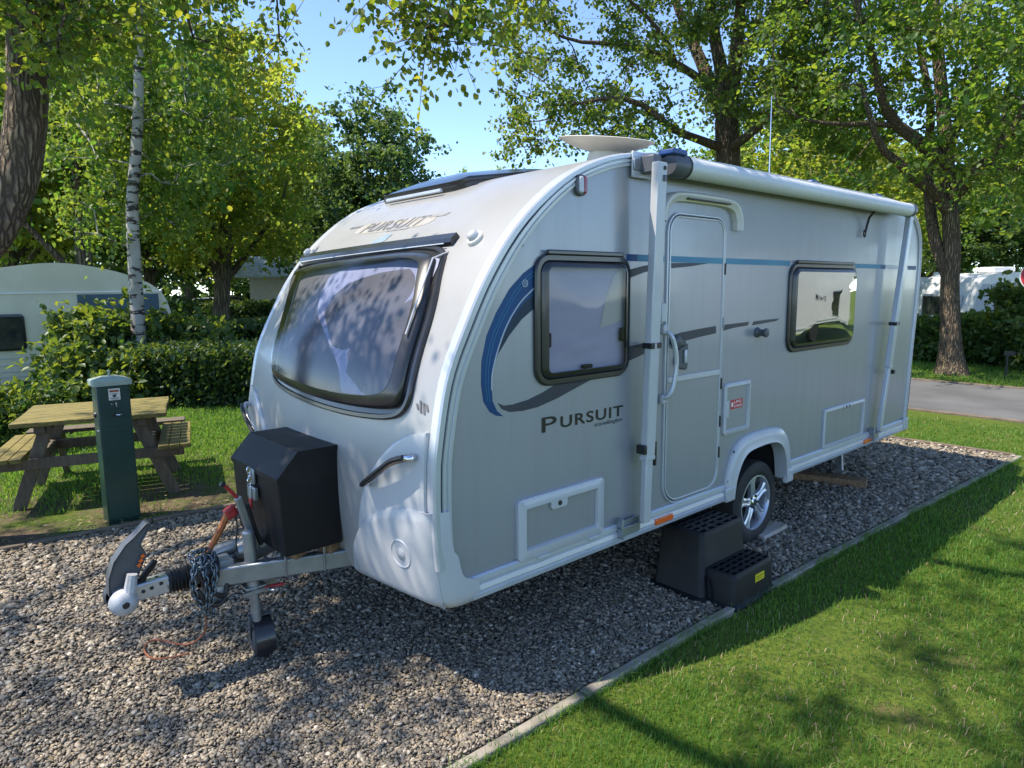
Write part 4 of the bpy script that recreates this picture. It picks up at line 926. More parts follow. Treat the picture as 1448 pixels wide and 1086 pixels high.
V, F = text_verts('Hook Up'); mn, mx = V.min(0), V.max(0)
for k, (xx, zz, w, h, mt) in enumerate(((-.487+DX,1.048,.064,.016,M['rust']),(-.480+DX,1.033,.05,.004,M['dkgrey']),(-.487+DX,.998,.064,.004,M['dkgrey']),(-.478+DX,.991,.045,.003,M['dkgrey']))):
    MB().box(xx,xx+w,PY0-.0062,PY0-.0055,zz,zz+h).build('notice_print', mt, nt, smooth=False)
MB().obox((-.455+DX,PY0-.006,1.018),(.012,0,.004),(0,.0006,0),(-.003,0,.009)).build('notice_print', M['green_post'], nt, smooth=False)
for x in (-.456,-.430,-.425): MB().lathe([(0,.006),(.004,.005),(.005,0)], (x,PY0-.003,.955), (0,-1,0), 8).build('lock', M['chrome'], pst)
MB().box(-.449+DX,-.443+DX,PY0-.006,PY0-.003,.928,.965).build('key_slot', M['chrome'], pst)
MB().lathe([(.014,0),(.014,.012),(0,.014)], (-.475+DX,PY0-.003,.868), (0,-1,0), 14).build('socket', M['seal'], pst)
MB().tube([(-.455+DX,PY0-.012,.868),(-.432+DX,PY0-.02,.866),(-.416+DX,PY0-.014,.868)], .0055, 7).build('catch', M['chrome'], pst)
MB().lathe([(0,.012),(.012,.011),(.016,0)], (-.408+DX,PY0-.003,.865), (0,-1,0), 12).build('catch_knob', M['green_post'], pst)
for z, w in ((.915,.10),(.775,.13),(.728,.12)): MB().box(-.53+.01+DX,-.53+.01+w+DX,PY0-.0045,PY0-.003,z,z+.004).build('vent_slot', M['seal'], pst)
for z, mt in ((1.03,M['chrome']),(.98,M['chrome'])): MB().lathe([(0,.004),(.006,.004),(.007,0)], (PX0,3.79,z), (-1,0,0), 8).build('rivet', mt, pst)
MB().lathe([(0,.016),(.018,.014),(.024,0)], (PX0,3.80,.865), (-1,0,0), 14).build('side_socket', M['seal'], pst)
MB().lathe([(0,.008),(.009,.007),(.011,0)], (PX0,3.76,.74), (-1,0,0), 10).build('side_lock', M['chrome'], pst)

# ================================================================ PICNIC TABLE
pt_ = empty('picnic_table', (-.43,4.85,0), 'wooden picnic table with attached bench seats behind the green post', 'picnic table')
O = np.array((-.36,4.85)); th = math.atan2(4.14-4.46, .10+.99)       # long edge direction, in plan
ux = np.array((math.cos(th), math.sin(th))); uy = np.array((-ux[1], ux[0]))
def tp(a, b, z): p = O + ux*a + uy*b; return (p[0], p[1], z)
def tbox(m, a0, a1, b0, b1, z0, z1):
    return m.add([tp(a0,b0,z0),tp(a1,b0,z0),tp(a1,b1,z0),tp(a0,b1,z0),tp(a0,b0,z1),tp(a1,b0,z1),tp(a1,b1,z1),tp(a0,b1,z1)],
                 [(0,3,2,1),(4,5,6,7),(0,1,5,4),(1,2,6,5),(2,3,7,6),(3,0,4,7)])
HA, HB = .575, .52
m = MB(); n = 7; pw = 2*HB/n
for i in range(n): tbox(m, -HA + .006*math.sin(i*7), HA + .005*math.cos(i*5), -HB + i*pw + .008, -HB + (i+1)*pw - .008, .715, .755)
m.build('table_top', M['table'], pt_, bevel=.005)
m = MB(); tbox(m, -.42,-.34,-.46,.46,.645,.714); tbox(m, .34,.42,-.46,.46,.645,.714); m.build('top_bearer', M['table_grey'], pt_, bevel=.004)
for b_ in (-.40, .40):                       # A-frames carrying the side seats
    for s in (-1, 1):
        lg = MB(); p0 = Vector(tp(s*.33, b_, .71)); p1 = Vector(tp(s*.60, b_-.02*s, -.02))
        lg.beam(p0, p1, .095, .045, Vector((*uy,0))) if False else lg.beam(p0, p1, .045, .10, Vector((ux[0]*1.0, ux[1]*1.0, .3)))
        lg.build('leg', M['table_grey'], pt_, bevel=.004)
    m = MB(); tbox(m, -.70,.70,b_-.055,b_-.022,.345,.435); m.build('seat_bearer', M['table_grey'], pt_, bevel=.004)
for s in (-1, 1):                            # side seats
    m = MB()
    for k in range(3): tbox(m, *(sorted((s*(.50+.088*k), s*(.50+.088*k+.082)))), -.60, .55, .437, .475)
    m.build('seat', M['table'], pt_, bevel=.004)
m = MB()
for k in range(2): tbox(m, -.70, .70, .66+.11*k, .66+.11*k+.104, .437, .475)
m.build('seat', M['table_grey'], pt_, bevel=.004)
for a in (-.42,.42):
    m = MB(); tbox(m, a-.02,a+.02,.0,.85,.35,.435); m.build('seat_bearer', M['table_grey'], pt_, bevel=.004)
    m = MB(); m.beam(tp(a,.42,.70), tp(a,.86,-.02), .045, .09, Vector((ux[0],ux[1],0)).cross(Vector((0,0,1)))); m.build('leg', M['table_grey'], pt_, bevel=.004)
# ================================================================ CAMERA
CAMF = 953.84; CAMC = np.array((-1.5589, -2.2860, 1.8296))
yaw, pit, rol = R(48.50586), R(8.14115), R(.5156)
fw_ = np.array([math.cos(pit)*math.cos(yaw), math.cos(pit)*math.sin(yaw), -math.sin(pit)])
r_ = np.array([math.sin(yaw), -math.cos(yaw), 0.]); d_ = -np.cross(r_, fw_)
r2 = r_*math.cos(rol) + d_*math.sin(rol); d2 = d_*math.cos(rol) - r_*math.sin(rol)
cam = bpy.data.cameras.new('camera'); co = bpy.data.objects.new('camera', cam); COL.objects.link(co)
cam.sensor_width = 36; cam.lens = CAMF/1448*36; cam.clip_start = .05; cam.clip_end = 600
co.matrix_world = Matrix(((r2[0], -d2[0], -fw_[0], CAMC[0]), (r2[1], -d2[1], -fw_[1], CAMC[1]), (r2[2], -d2[2], -fw_[2], CAMC[2]), (0,0,0,1)))
sc.camera = co
def site(px, py, d):
    """a point of the campsite: bearing and slope read off the photograph, at a horizontal distance of d metres"""
    v = r2*(px-724)/CAMF + d2*(py-543)/CAMF + fw_
    return CAMC + v*d/math.hypot(v[0], v[1])

# ================================================================ LIGHT
SUN = Vector((-.50,.30,1.0)).normalized()
el = math.asin(SUN.z); azr = math.atan2(SUN.x, SUN.y)
wd = bpy.data.worlds.new('World'); sc.world = wd; wd.use_nodes = True
N = wd.node_tree.nodes; L = wd.node_tree.links
sky = N.new('ShaderNodeTexSky'); sky.sky_type = 'NISHITA'; sky.sun_disc = False; sky.sun_elevation = el; sky.sun_rotation = azr
sky.air_density = .62; sky.dust_density = .0; sky.ozone_density = 2.4; sky.altitude = 50
L.new(sky.outputs[0], N['Background'].inputs[0]); N['Background'].inputs[1].default_value = .15
sl_ = bpy.data.lights.new('sun', 'SUN'); sl_.energy = 3.2; sl_.angle = R(.53); sl_.color = (1, .91, .78)
so = bpy.data.objects.new('sun', sl_); COL.objects.link(so); so.rotation_mode = 'QUATERNION'; so.rotation_quaternion = SUN.to_track_quat('Z', 'Y'); so.location = SUN*60
sc.view_settings.view_transform = 'Standard'; sc.view_settings.look = 'None'; sc.view_settings.gamma = 1; sc.view_settings.exposure = 1.42
sc.cycles.max_bounces = 8; sc.cycles.diffuse_bounces = 3; sc.cycles.glossy_bounces = 3; sc.cycles.transparent_max_bounces = 12; sc.cycles.transmission_bounces = 4
sc.cycles.caustics_reflective = False; sc.cycles.caustics_refractive = False
sc.cycles.use_denoising = True

# ================================================================ GROUND
def ground_mat():
    """mown grass: greens with worn bare earth along the left edging"""
    m = bpy.data.materials.new('lawn'); m.use_nodes = True; nt = m.node_tree; N = nt.nodes; L = nt.links; b = N['Principled BSDF']
    g = N.new('ShaderNodeNewGeometry')
    def noise(s, d=4, rough=.55):
        n = N.new('ShaderNodeTexNoise'); n.inputs['Scale'].default_value = s; n.inputs['Detail'].default_value = d; n.inputs['Roughness'].default_value = rough; L.new(g.outputs['Position'], n.inputs['Vector']); return n.outputs['Fac']
    def mr(x, a, c, o0=0, o1=1):
        r = N.new('ShaderNodeMapRange'); r.inputs[1].default_value = a; r.inputs[2].default_value = c; r.inputs[3].default_value = o0; r.inputs[4].default_value = o1; L.new(x, r.inputs[0]); return r.outputs[0]
    def mx(f, a, c):
        x = N.new('ShaderNodeMix'); x.data_type = 'RGBA'; L.new(f, x.inputs[0])
        for q, s in ((a, 6), (c, 7)):
            if isinstance(q, tuple): x.inputs[s].default_value = (*q, 1)
            else: L.new(q, x.inputs[s])
        return x.outputs[2]
    def math_(op, a, c):
        x = N.new('ShaderNodeMath'); x.operation = op
        for q, s in ((a, 0), (c, 1)):
            if isinstance(q, (int, float)): x.inputs[s].default_value = q
            else: L.new(q, x.inputs[s])
        return x.outputs[0]
    c = mx(mr(noise(.9), .35, .65), (.075,.125,.016), (.125,.16,.024))
    c = mx(mr(noise(45, 3), .42, .70), c, (.035,.075,.012))
    c = mx(mr(noise(2.6, 5, .7), .60, .74), c, (.155,.125,.055))
    sx = N.new('ShaderNodeSeparateXYZ'); L.new(g.outputs['Position'], sx.inputs[0])
    # worn earth between the edging and the picnic table
    band = math_('MULTIPLY', mr(sx.outputs['Y'], 3.4, 3.7), mr(sx.outputs['Y'], 6.2, 4.2))
    band = math_('MULTIPLY', band, mr(sx.outputs['X'], 4.5, 1.0))
    worn = math_('MULTIPLY', band, mr(noise(1.7, 5, .7), .40, .56))
    c = mx(worn, c, mx(mr(noise(30), .4, .6), (.17,.125,.080), (.10,.075,.05)))
    L.new(c, b.inputs['Base Color']); b.inputs['Roughness'].default_value = .95; b.inputs['Specular IOR Level'].default_value = .15
    bp = N.new('ShaderNodeBump'); bp.inputs['Strength'].default_value = .9; bp.inputs['Distance'].default_value = .03; L.new(noise(38, 6, .7), bp.inputs['Height']); L.new(bp.outputs[0], b.inputs['Normal'])
    return m
M['lawn'] = ground_mat()
def gravel_mat():
    m = bpy.data.materials.new('gravel_bed'); m.use_nodes = True; nt = m.node_tree; N = nt.nodes; L = nt.links; b = N['Principled BSDF']
    g = N.new('ShaderNodeNewGeometry'); v = N.new('ShaderNodeTexVoronoi'); v.inputs['Scale'].default_value = 34; L.new(g.outputs['Position'], v.inputs['Vector'])
    r = N.new('ShaderNodeValToRGB'); e = r.color_ramp.elements; e[0].color = (.045,.04,.036,1); e[1].color = (.25,.215,.185,1); e.new(.5).color = (.11,.098,.088,1)
    sp_ = N.new('ShaderNodeSeparateColor'); L.new(v.outputs['Color'], sp_.inputs[0]); L.new(sp_.outputs[0], r.inputs[0]); L.new(r.outputs[0], b.inputs['Base Color'])
    bp = N.new('ShaderNodeBump'); bp.inputs['Strength'].default_value = 1; bp.inputs['Distance'].default_value = .02; bp.invert = True; L.new(v.outputs['Distance'], bp.inputs['Height']); L.new(bp.outputs[0], b.inputs['Normal'])
    b.inputs['Roughness'].default_value = .85
    return m
M['gravel'] = gravel_mat()
def pebble_mat():
    m = bpy.data.materials.new('pebbles'); m.use_nodes = True; nt = m.node_tree; N = nt.nodes; L = nt.links; b = N['Principled BSDF']
    at = N.new('ShaderNodeAttribute'); at.attribute_name = 'tint'
    r = N.new('ShaderNodeValToRGB'); e = r.color_ramp.elements
    e[0].color = (.082,.068,.052,1); e[1].color = (.84,.73,.57,1)
    for p, c in ((.25,(.20,.172,.132,1)),(.5,(.345,.297,.228,1)),(.68,(.39,.30,.19,1)),(.80,(.49,.43,.34,1)),(.93,(.65,.565,.44,1))): e.new(p).color = c
    L.new(at.outputs['Fac'], r.inputs[0])
    tc = N.new('ShaderNodeTexCoord'); n = N.new('ShaderNodeTexNoise'); n.inputs['Scale'].default_value = 90; L.new(tc.outputs['Object'], n.inputs['Vector'])
    x = N.new('ShaderNodeMix'); x.data_type = 'RGBA'; x.blend_type = 'MULTIPLY'; x.inputs[0].default_value = .55; L.new(r.outputs[0], x.inputs[6]); L.new(n.outputs['Fac'], x.inputs[7])
    L.new(x.outputs[2], b.inputs['Base Color']); b.inputs['Roughness'].default_value = .62; b.inputs['Specular IOR Level'].default_value = .4
    return m
M['pebble'] = pebble_mat()

def sheet(name, P, z, mt, kind='structure'):
    o = MB().add([(x,y,z) for x,y in P], [tuple(range(len(P)))]).build(name, mt, None, smooth=False)
    return tag(o, kind=kind)
sheet('lawn', [(-160,-120),(260,-120),(260,260),(-160,260)], -.012, M['lawn'])
KR = [(-6.,-.37),(-.155,-.378),(1.6,-.39),(2.34,-.41),(3.82,-.46),(7.06,-.64)]       # right edging line
KL = [(-6.,3.86),(-1.26,3.555),(.321,3.43),(3.0,3.30),(7.06,3.15)]
sheet('gravel', KR + KL[::-1], .0, M['gravel'])
def strip(name, line, w, z0, z1, mt, label=None):
    P = np.array(line, float); T = np.gradient(P, axis=0); T /= np.linalg.norm(T,axis=1)[:,None]; Nn = np.stack([-T[:,1],T[:,0]],1)*w/2
    a, b = P-Nn, P+Nn
    m = MB(); qq = np.random.default_rng(5)
    for i in range(len(P)-1):            # separate lengths with open joints, none quite level
        u = (P[i+1]-P[i])/np.linalg.norm(P[i+1]-P[i])*.004; dz = qq.normal(0,.003,2); dn = Nn[i]*qq.normal(0,.09)
        m.loft([[(s[0],s[1],z0) for s in (p+dn,q_+dn)] + [(s[0],s[1],z1+e) for s in (q_+dn,p+dn)] for p, q_, e in ((a[i]+u,b[i]+u,dz[0]),(a[i+1]-u,b[i+1]-u,dz[1]))], True, True, True)
    return tag(m.build(name, mt, None, bevel=.008), kind='structure')
strip('kerb', resample(KR, step=.91), .050, -.1, .022, M['kerb'])
strip('kerb', resample(KL, step=.8), .055, -.1, .038, M['timber_edge'])
strip('kerb', [(7.07,-.60),(7.07,1.5),(7.07,3.12)], .045, -.1, .035, M['timber_edge'])
# service road crossing behind the pitch, with a low edging each side
sheet('road', [(8.95,-90),(12.45,-90),(12.9,30),(9.6,30)], .004, M['asphalt'])
strip('kerb', [(8.93,-60),(9.58,30)], .10, -.1, .02, M['timber_edge'])
strip('kerb', [(12.5,-60),(12.93,30)], .12, -.1, .03, M['timber_edge'])
sheet('path', [(-14,12.5),(-.6,12.7),(.4,14.0),(.9,17.5),(-14,17.5)], .002, M['slab'])

# pebbles: one loose mass of stones
def ico():
    t = (1+5**.5)/2
    V = np.array([(-1,t,0),(1,t,0),(-1,-t,0),(1,-t,0),(0,-1,t),(0,1,t),(0,-1,-t),(0,1,-t),(t,0,-1),(t,0,1),(-t,0,-1),(-t,0,1)], float); V /= np.linalg.norm(V[0])
    F = np.array([(0,11,5),(0,5,1),(0,1,7),(0,7,10),(0,10,11),(1,5,9),(5,11,4),(11,10,2),(10,7,6),(7,1,8),(3,9,4),(3,4,2),(3,2,6),(3,6,8),(3,8,9),(4,9,5),(2,4,11),(6,2,10),(8,6,7),(9,8,1)])
    return V, F
def rot3(n):
    a, b, c = rng.uniform(0,2*math.pi,n), rng.normal(0,.38,n), rng.normal(0,.38,n)
    ca, sa, cb_, sb, cc, s_ = np.cos(a), np.sin(a), np.cos(b), np.sin(b), np.cos(c), np.sin(c)
    z = np.zeros(n); o = np.ones(n)
    Rz = np.stack([ca,-sa,z,sa,ca,z,z,z,o],1).reshape(n,3,3); Ry = np.stack([cb_,z,sb,z,o,z,-sb,z,cb_],1).reshape(n,3,3); Rx = np.stack([o,z,z,z,cc,-s_,z,s_,cc],1).reshape(n,3,3)
    return Rz @ Ry @ Rx
def pebbles(n):
    V, F = ico()
    # denser and finer nearer the camera
    r = 1.9*np.exp(rng.uniform(0,1,n*3)*math.log(11/1.9)); a = rng.uniform(R(5),R(98),n*3)
    x = CAMC[0] + r*np.cos(a); y = CAMC[1] + r*np.sin(a)
    k = (y > np.interp(x,[q[0] for q in KR],[q[1] for q in KR])+.045) & (y < np.interp(x,[q[0] for q in KL],[q[1] for q in KL])-.03) & (x < 7.03)
    x, y, r = x[k][:n], y[k][:n], r[k][:n]; n = len(x)
    s = rng.gamma(10, 1/10, n)*.0078*np.clip(r/3.4, .95, 2.2)
    S = np.stack([s*rng.uniform(.95,1.6,n), s*rng.uniform(.7,1.1,n), s*rng.uniform(.30,.66,n)],1)
    P = V[None]*(1+rng.normal(0,.20,(n,12,1)))*S[:,None]
    P = np.einsum('nij,nkj->nki', rot3(n), P) + np.stack([x,y,s*.30+rng.uniform(-.004,.013,n)],1)[:,None]
    Fa = (F[None] + 12*np.arange(n)[:,None,None]).reshape(-1,3)
    t = np.repeat(np.clip(rng.beta(1.9,2.2,n),0,1), 12)
    o = link('pebbles', np_mesh('pebbles', P.reshape(-1,3), Fa, M['pebble'], t, True))
    return tag(o, 'loose grey and brown stone chippings covering the caravan pitch', 'gravel', kind='stuff')
pebbles(185000)

# grass blades: one mass
M['grass'] = leaf_mat('grass_blades', (.060,.165,.014), (.145,.25,.03), (.13,.38,.014), (.38,.60,.04), .42, .55)
M['grass_dry'] = leaf_mat('dry_grass', (.25,.21,.08), (.36,.31,.12), (.3,.26,.09), (.38,.33,.12), .3, .7)
def blades(x, y, h, w, z0, name, mt, tint, lean=.5):
    n = len(x); a = rng.uniform(0,2*math.pi,n); b = a + math.pi/2 + rng.normal(0,.5,n)
    wx, wy = np.cos(a)*w, np.sin(a)*w; lx, ly = np.cos(b), np.sin(b); ln = np.abs(rng.normal(lean,.35,n))
    z0 = np.full(n, z0)
    h1 = h*.55; h2 = h*np.clip(1-.28*ln,.35,1)
    P = np.stack([np.stack([x-wx,y-wy,z0],1), np.stack([x+wx,y+wy,z0],1),
                  np.stack([x+wx*.75+lx*ln*h*.22,y+wy*.75+ly*ln*h*.22,z0+h1],1), np.stack([x-wx*.75+lx*ln*h*.22,y-wy*.75+ly*ln*h*.22,z0+h1],1),
                  np.stack([x+lx*ln*h*.75,y+ly*ln*h*.75,z0+h2],1)],1)
    F = (np.array([(0,1,2),(0,2,3),(3,2,4)])[None] + 5*np.arange(n)[:,None,None]).reshape(-1,3)
    return link(name, np_mesh(name, P.reshape(-1,3), F, mt, np.repeat(tint,5)))
def fbm(x, y, s=1., seed=0):
    q = np.random.default_rng(seed); v = 0
    for k in range(5):
        a, b, c, d = q.uniform(-1,1,4)*s*(1.7**k); e = q.uniform(0,6.3,2)
        v = v + (np.sin(a*x+b*y+e[0])+np.sin(c*x+d*y+e[1]))/(1.35**k)
    return v/4
def grass_right(n):
    r = 1.75*np.exp(rng.uniform(0,1,n)*math.log(16/1.75)); a = rng.uniform(R(2),R(78),n)
    x = CAMC[0]+r*np.cos(a); y = CAMC[1]+r*np.sin(a)
    kr = np.interp(x,[q[0] for q in KR],[q[1] for q in KR])
    k = ((y < kr-.022) & (x < 8.85)) | ((x > 7.12) & (x < 8.85) & (y < 3))
    # worn and thin patches
    p = fbm(x,y,2.6,3) - .25*np.exp(-((y-kr)/-.25)**2)
    k &= (rng.uniform(-1.1,.5,n) < p + .15)
    x, y, r = x[k], y[k], r[k]; p = p[k]; n = len(x)
    h = .032*np.clip(rng.gamma(6,1/6,n),.35,2.2)*(1+.35*np.clip(fbm(x,y,3.2,9),-1,1)); w = .0016*np.clip(r/2.6,.8,3.5)
    t = np.clip(rng.normal(.45,.24,n) + .25*fbm(x,y,1.4,5),0,1)
    dry = rng.uniform(0,1,n) < np.clip(.03 - .20*p, .008, .30)
    o = blades(x[~dry],y[~dry],h[~dry],w[~dry],-.012,'grass',M['grass'],t[~dry])
    tag(o,'short sunlit grass beside the concrete edging in the foreground','grass',kind='stuff')
    o = blades(x[dry],y[dry],h[dry]*.8,w[dry]*1.05,-.012,'dry_grass',M['grass_dry'],rng.uniform(0,1,dry.sum()),1.1)
    tag(o,'dry straw coloured blades scattered in the foreground lawn','dry grass',kind='stuff')
grass_right(330000)
def tufts(n):
    x = rng.uniform(-1.2,7,n); kr = np.interp(x,[q[0] for q in KR],[q[1] for q in KR])
    k = rng.uniform(-1,1,n) < fbm(x,x*0,9.,4)*1.2; x, kr = x[k], kr[k]; n = len(x)
    o = blades(x,kr-.024+rng.normal(0,.008,n),.045*np.clip(rng.gamma(5,1/5,n),.5,2.2),np.full(n,.0017),-.012,'grass',M['grass'],np.clip(rng.normal(.4,.25,n),0,1),1.0)
    tag(o,'longer tufts of grass hanging over the concrete edging','grass',kind='stuff')
tufts(11000)
def grass_left(n):
    r = 5.0*np.exp(rng.uniform(0,1,n)*math.log(15/5.0)); a = rng.uniform(R(50),R(100),n)
    x = CAMC[0]+r*np.cos(a); y = CAMC[1]+r*np.sin(a)
    kl = np.interp(x,[q[0] for q in KL],[q[1] for q in KL])
    k = (y > kl+.06) & (y < 11.5)
    k &= rng.uniform(-1,.6,n) < fbm(x,y,1.9,21) + np.clip((y-5.0)*.9,-.75,.9) 
    x, y, r = x[k], y[k], r[k]; n = len(x)
    h = .035*np.clip(rng.gamma(6,1/6,n),.4,2); w = .0034*np.clip(r/5,.8,3)
    o = blades(x,y,h,w,-.012,'grass',M['grass'],np.clip(rng.normal(.5,.25,n)+.2*fbm(x,y,.9,5),0,1))
    tag(o,'patchy grass around the picnic table up to the hedge','grass',kind='stuff')
grass_left(130000)
def grass_far(n):
    x = rng.uniform(12.95,19,n); y = rng.uniform(-3,7,n); k = (np.abs(x-13.5)>.0) & (x < 17.1)
    x, y = x[k], y[k]
    o = blades(x,y,.05*np.clip(rng.gamma(6,1/6,len(x)),.4,2),np.full(len(x),.008),-.012,'grass',M['grass'],np.clip(rng.normal(.5,.25,len(x)),0,1))
    tag(o,'grass strip under the forked tree across the road','grass',kind='stuff')
grass_far(26000)
def fallen(n):
    """dead leaves caught along the edging"""
    x = rng.uniform(-3,4,n); y = np.interp(x,[q[0] for q in KL],[q[1] for q in KL]) + rng.choice([-1,1],n)*rng.gamma(1.5,.12,n)
    x = np.r_[x, rng.uniform(-2.5,4,n//4)]; y = np.r_[y, rng.uniform(-.3,3.4,n//4)]; n = len(x)
    s = rng.uniform(.010,.026,n); a = rng.uniform(0,6.3,n); z = rng.uniform(.012,.028,n)
    P = np.stack([np.stack([x+s*np.cos(a+q)*f, y+s*np.sin(a+q)*f, z+rng.uniform(0,.012,n)],1) for q, f in ((0,1),(1.57,.5),(3.14,1),(4.71,.5))],1)
    F = np.arange(4*n).reshape(-1,4)
    o = link('fallen_leaves', np_mesh('fallen_leaves', P.reshape(-1,3), F, M['grass_dry'], np.repeat(rng.uniform(0,1,n),4)))
    tag(o,'dead leaves and litter along the timber edging','fallen leaves',kind='stuff')
fallen(900)
# ================================================================ TREES
TW = [None]
def leaves_arrays(C, m, sig, L0, droop=.35, flat=.8, seed=0, wid=.42):
    """m leaf faces scattered round each cluster centre"""
    q = np.random.default_rng(seed); C = np.asarray(C, float); n = len(C)*m
    K = 7                                   # leaves sit along short twigs that leave each cluster centre
    tw = q.normal(0, 1, (len(C),K,3)); tw[:,:,2] -= droop*.45; tw *= np.array((sig, sig, sig*flat))*1.25
    ci = np.repeat(np.arange(len(C)), m); ki = q.integers(0, K, n); tt = q.uniform(.12, 1.08, n)[:,None]
    p = C[ci] + tw[ci,ki]*tt + q.normal(0, sig*.20, (n,3))
    TW[0] = (C, tw)
    d = q.normal(0, 1, (n,3)); d[:,2] -= droop*1.2; d /= np.linalg.norm(d,axis=1)[:,None]
    u = q.normal(0, 1, (n,3)); u[:,2] += 1.1
    s = np.cross(d, u); s /= np.linalg.norm(s,axis=1)[:,None]+1e-9
    nn = np.cross(s, d)
    L = (L0*np.clip(q.normal(1,.25,n),.5,1.6))[:,None]
    P = np.stack([p, p + d*L*.28 + s*L*wid*.78 + nn*L*.10, p + d*L*.66 + s*L*wid*.80 + nn*L*.08, p + d*L - nn*L*.10,
                  p + d*L*.66 - s*L*wid*.80 + nn*L*.08, p + d*L*.28 - s*L*wid*.78 + nn*L*.10],1)
    ct = np.repeat(q.normal(.0,.16,len(C)), m)
    t = np.clip(q.beta(2,2,n)*.8 + .1 + ct, 0, 1)
    return P, t
def leaf_mesh(name, P, t, mt):
    n = len(P); F = (np.array([(0,1,2,3),(0,3,4,5)])[None] + 6*np.arange(n)[:,None,None]).reshape(-1,4)
    return np_mesh(name, P.reshape(-1,3), F, mt, np.repeat(t,6))

def grow(limbs, clusters, seg=.55, wob=.08, up=.12, seed=0, reach=None):
    """limbs: list of (points, r0, r1); every cluster is joined to the nearest wood grown so far"""
    q = np.random.default_rng(seed); pos, par, rad = [], [], []
    for P, r0, r1 in limbs:
        first = not pos
        P = smooth_curve(P, 6); P = resample(P, step=.22 if first else seg*.8); k0 = -1
        if pos:
            A = np.array(pos); k0 = int(np.argmin(((A-P[0])**2).sum(1)))
        for i, p in enumerate(P):
            if i == 0 and pos and np.linalg.norm(np.array(pos[k0])-p) < .25: continue
            pos.append(p); par.append(k0); rad.append((r0 + (r1-r0)*i/(len(P)-1))*(1 + (.85*math.exp(-np.linalg.norm(p-P[0])/.34) if first else 0))); k0 = len(pos)-1
    nl = len(pos)
    A = np.array(pos); dd = np.array([np.min(((A-c)**2).sum(1)) for c in clusters])
    for ci in np.argsort(dd):
        c = clusters[ci]; A = np.array(pos); d = np.linalg.norm(A-c,axis=1); k = int(np.argmin(d + .25*np.maximum(0, A[:,2]-c[2])))
        n = max(1, int(math.ceil(d[k]/seg))); a = A[k]; kk = k
        for i in range(1, n+1):
            f = i/n; p = a + (c-a)*f + q.normal(0, wob, 3)*(1 if i < n else .3) + np.array((0,0,up*math.sin(math.pi*f)*d[k]*.5))
            pos.append(p); par.append(kk); rad.append(0); kk = len(pos)-1
    n = len(pos); cnt = np.zeros(n); kids = [[] for _ in range(n)]
    for i in range(n-1, -1, -1):
        if cnt[i] == 0: cnt[i] = 1
        if par[i] >= 0: cnt[par[i]] += cnt[i]; kids[par[i]].append(i)
    r = np.maximum(np.array(rad), 0)
    r = np.where(r > 0, r, .0105*np.sqrt(cnt))
    for i in range(n):
        if par[i] >= 0 and i >= nl: r[i] = min(r[i], r[par[i]]*.9)
    return np.array(pos), np.array(par), r, kids
def wood(name, T, mt, parent, rmin=.004, scale=1., first_only=False):
    pos, par, r, kids = T; m = MB(); roots = [i for i in range(len(pos)) if par[i] < 0]
    stack = list(roots)
    while stack:
        i = stack.pop(); chain = [i]
        while kids[chain[-1]]:
            ks = sorted(kids[chain[-1]], key=lambda j: -r[j]); chain.append(ks[0]); stack += ks[1:]
        P = [pos[j] for j in chain]; rr = [max(rmin, r[j]) for j in chain]
        if par[i] >= 0: P = [pos[par[i]]] + P; rr = [min(rr[0]*1.1, r[par[i]])] + rr
        if len(P) >= 2: m.tube(P, rr, 10 if rr[0] > .09 else (6 if rr[0] > .03 else 4))
    return m.build(name, mt, parent, angle=80, fixn=False)
def ell(n, blobs, q, pw=.45, mind=0):
    """points through the volume of several ellipsoids, denser outside"""
    w = np.array([b[1][0]*b[1][1]*b[1][2] for b in blobs]); w = w/w.sum(); out = []
    tries = 0
    while len(out) < n and tries < n*40:
        tries += 1
        b = blobs[q.choice(len(blobs), p=w)]
        d = q.normal(0,1,3); d /= np.linalg.norm(d); p = np.array(b[0]) + d*np.array(b[1])*q.uniform()**pw
        if mind and out and np.min(((np.array(out)-p)**2).sum(1)) < mind*mind: continue
        out.append(p)
    return np.array(out)
def make_tree(name, base, label, limbs, clusters, m, sig, L0, bark, leaf, seed=0, group=None, seg=.55, droop=.35, flat=.8, rmin=.004, flare=0, up=.12, cat='tree', twigs=False):
    e = empty(name, tuple(base), label, cat, group)
    T = grow(limbs, clusters, seg, seed=seed, up=up)
    w = wood('trunk', T, bark, e, rmin)
    P, t = leaves_arrays(clusters, m, sig, L0, droop, flat, seed)
    link('crown', leaf_mesh('crown', P, t, leaf), e)
    if twigs:
        C_, tw = TW[0]; m_ = MB()
        for c_, ts in zip(C_, tw):
            for v_ in ts[:5]: m_.tube([c_, c_+v_*.55+(0,0,.02), c_+v_], [rmin*1.3, rmin, rmin*.5], 3)
        m_.build('twigs', M['twig'], e, angle=180, fixn=False)
    return e
q = np.random.default_rng(11)

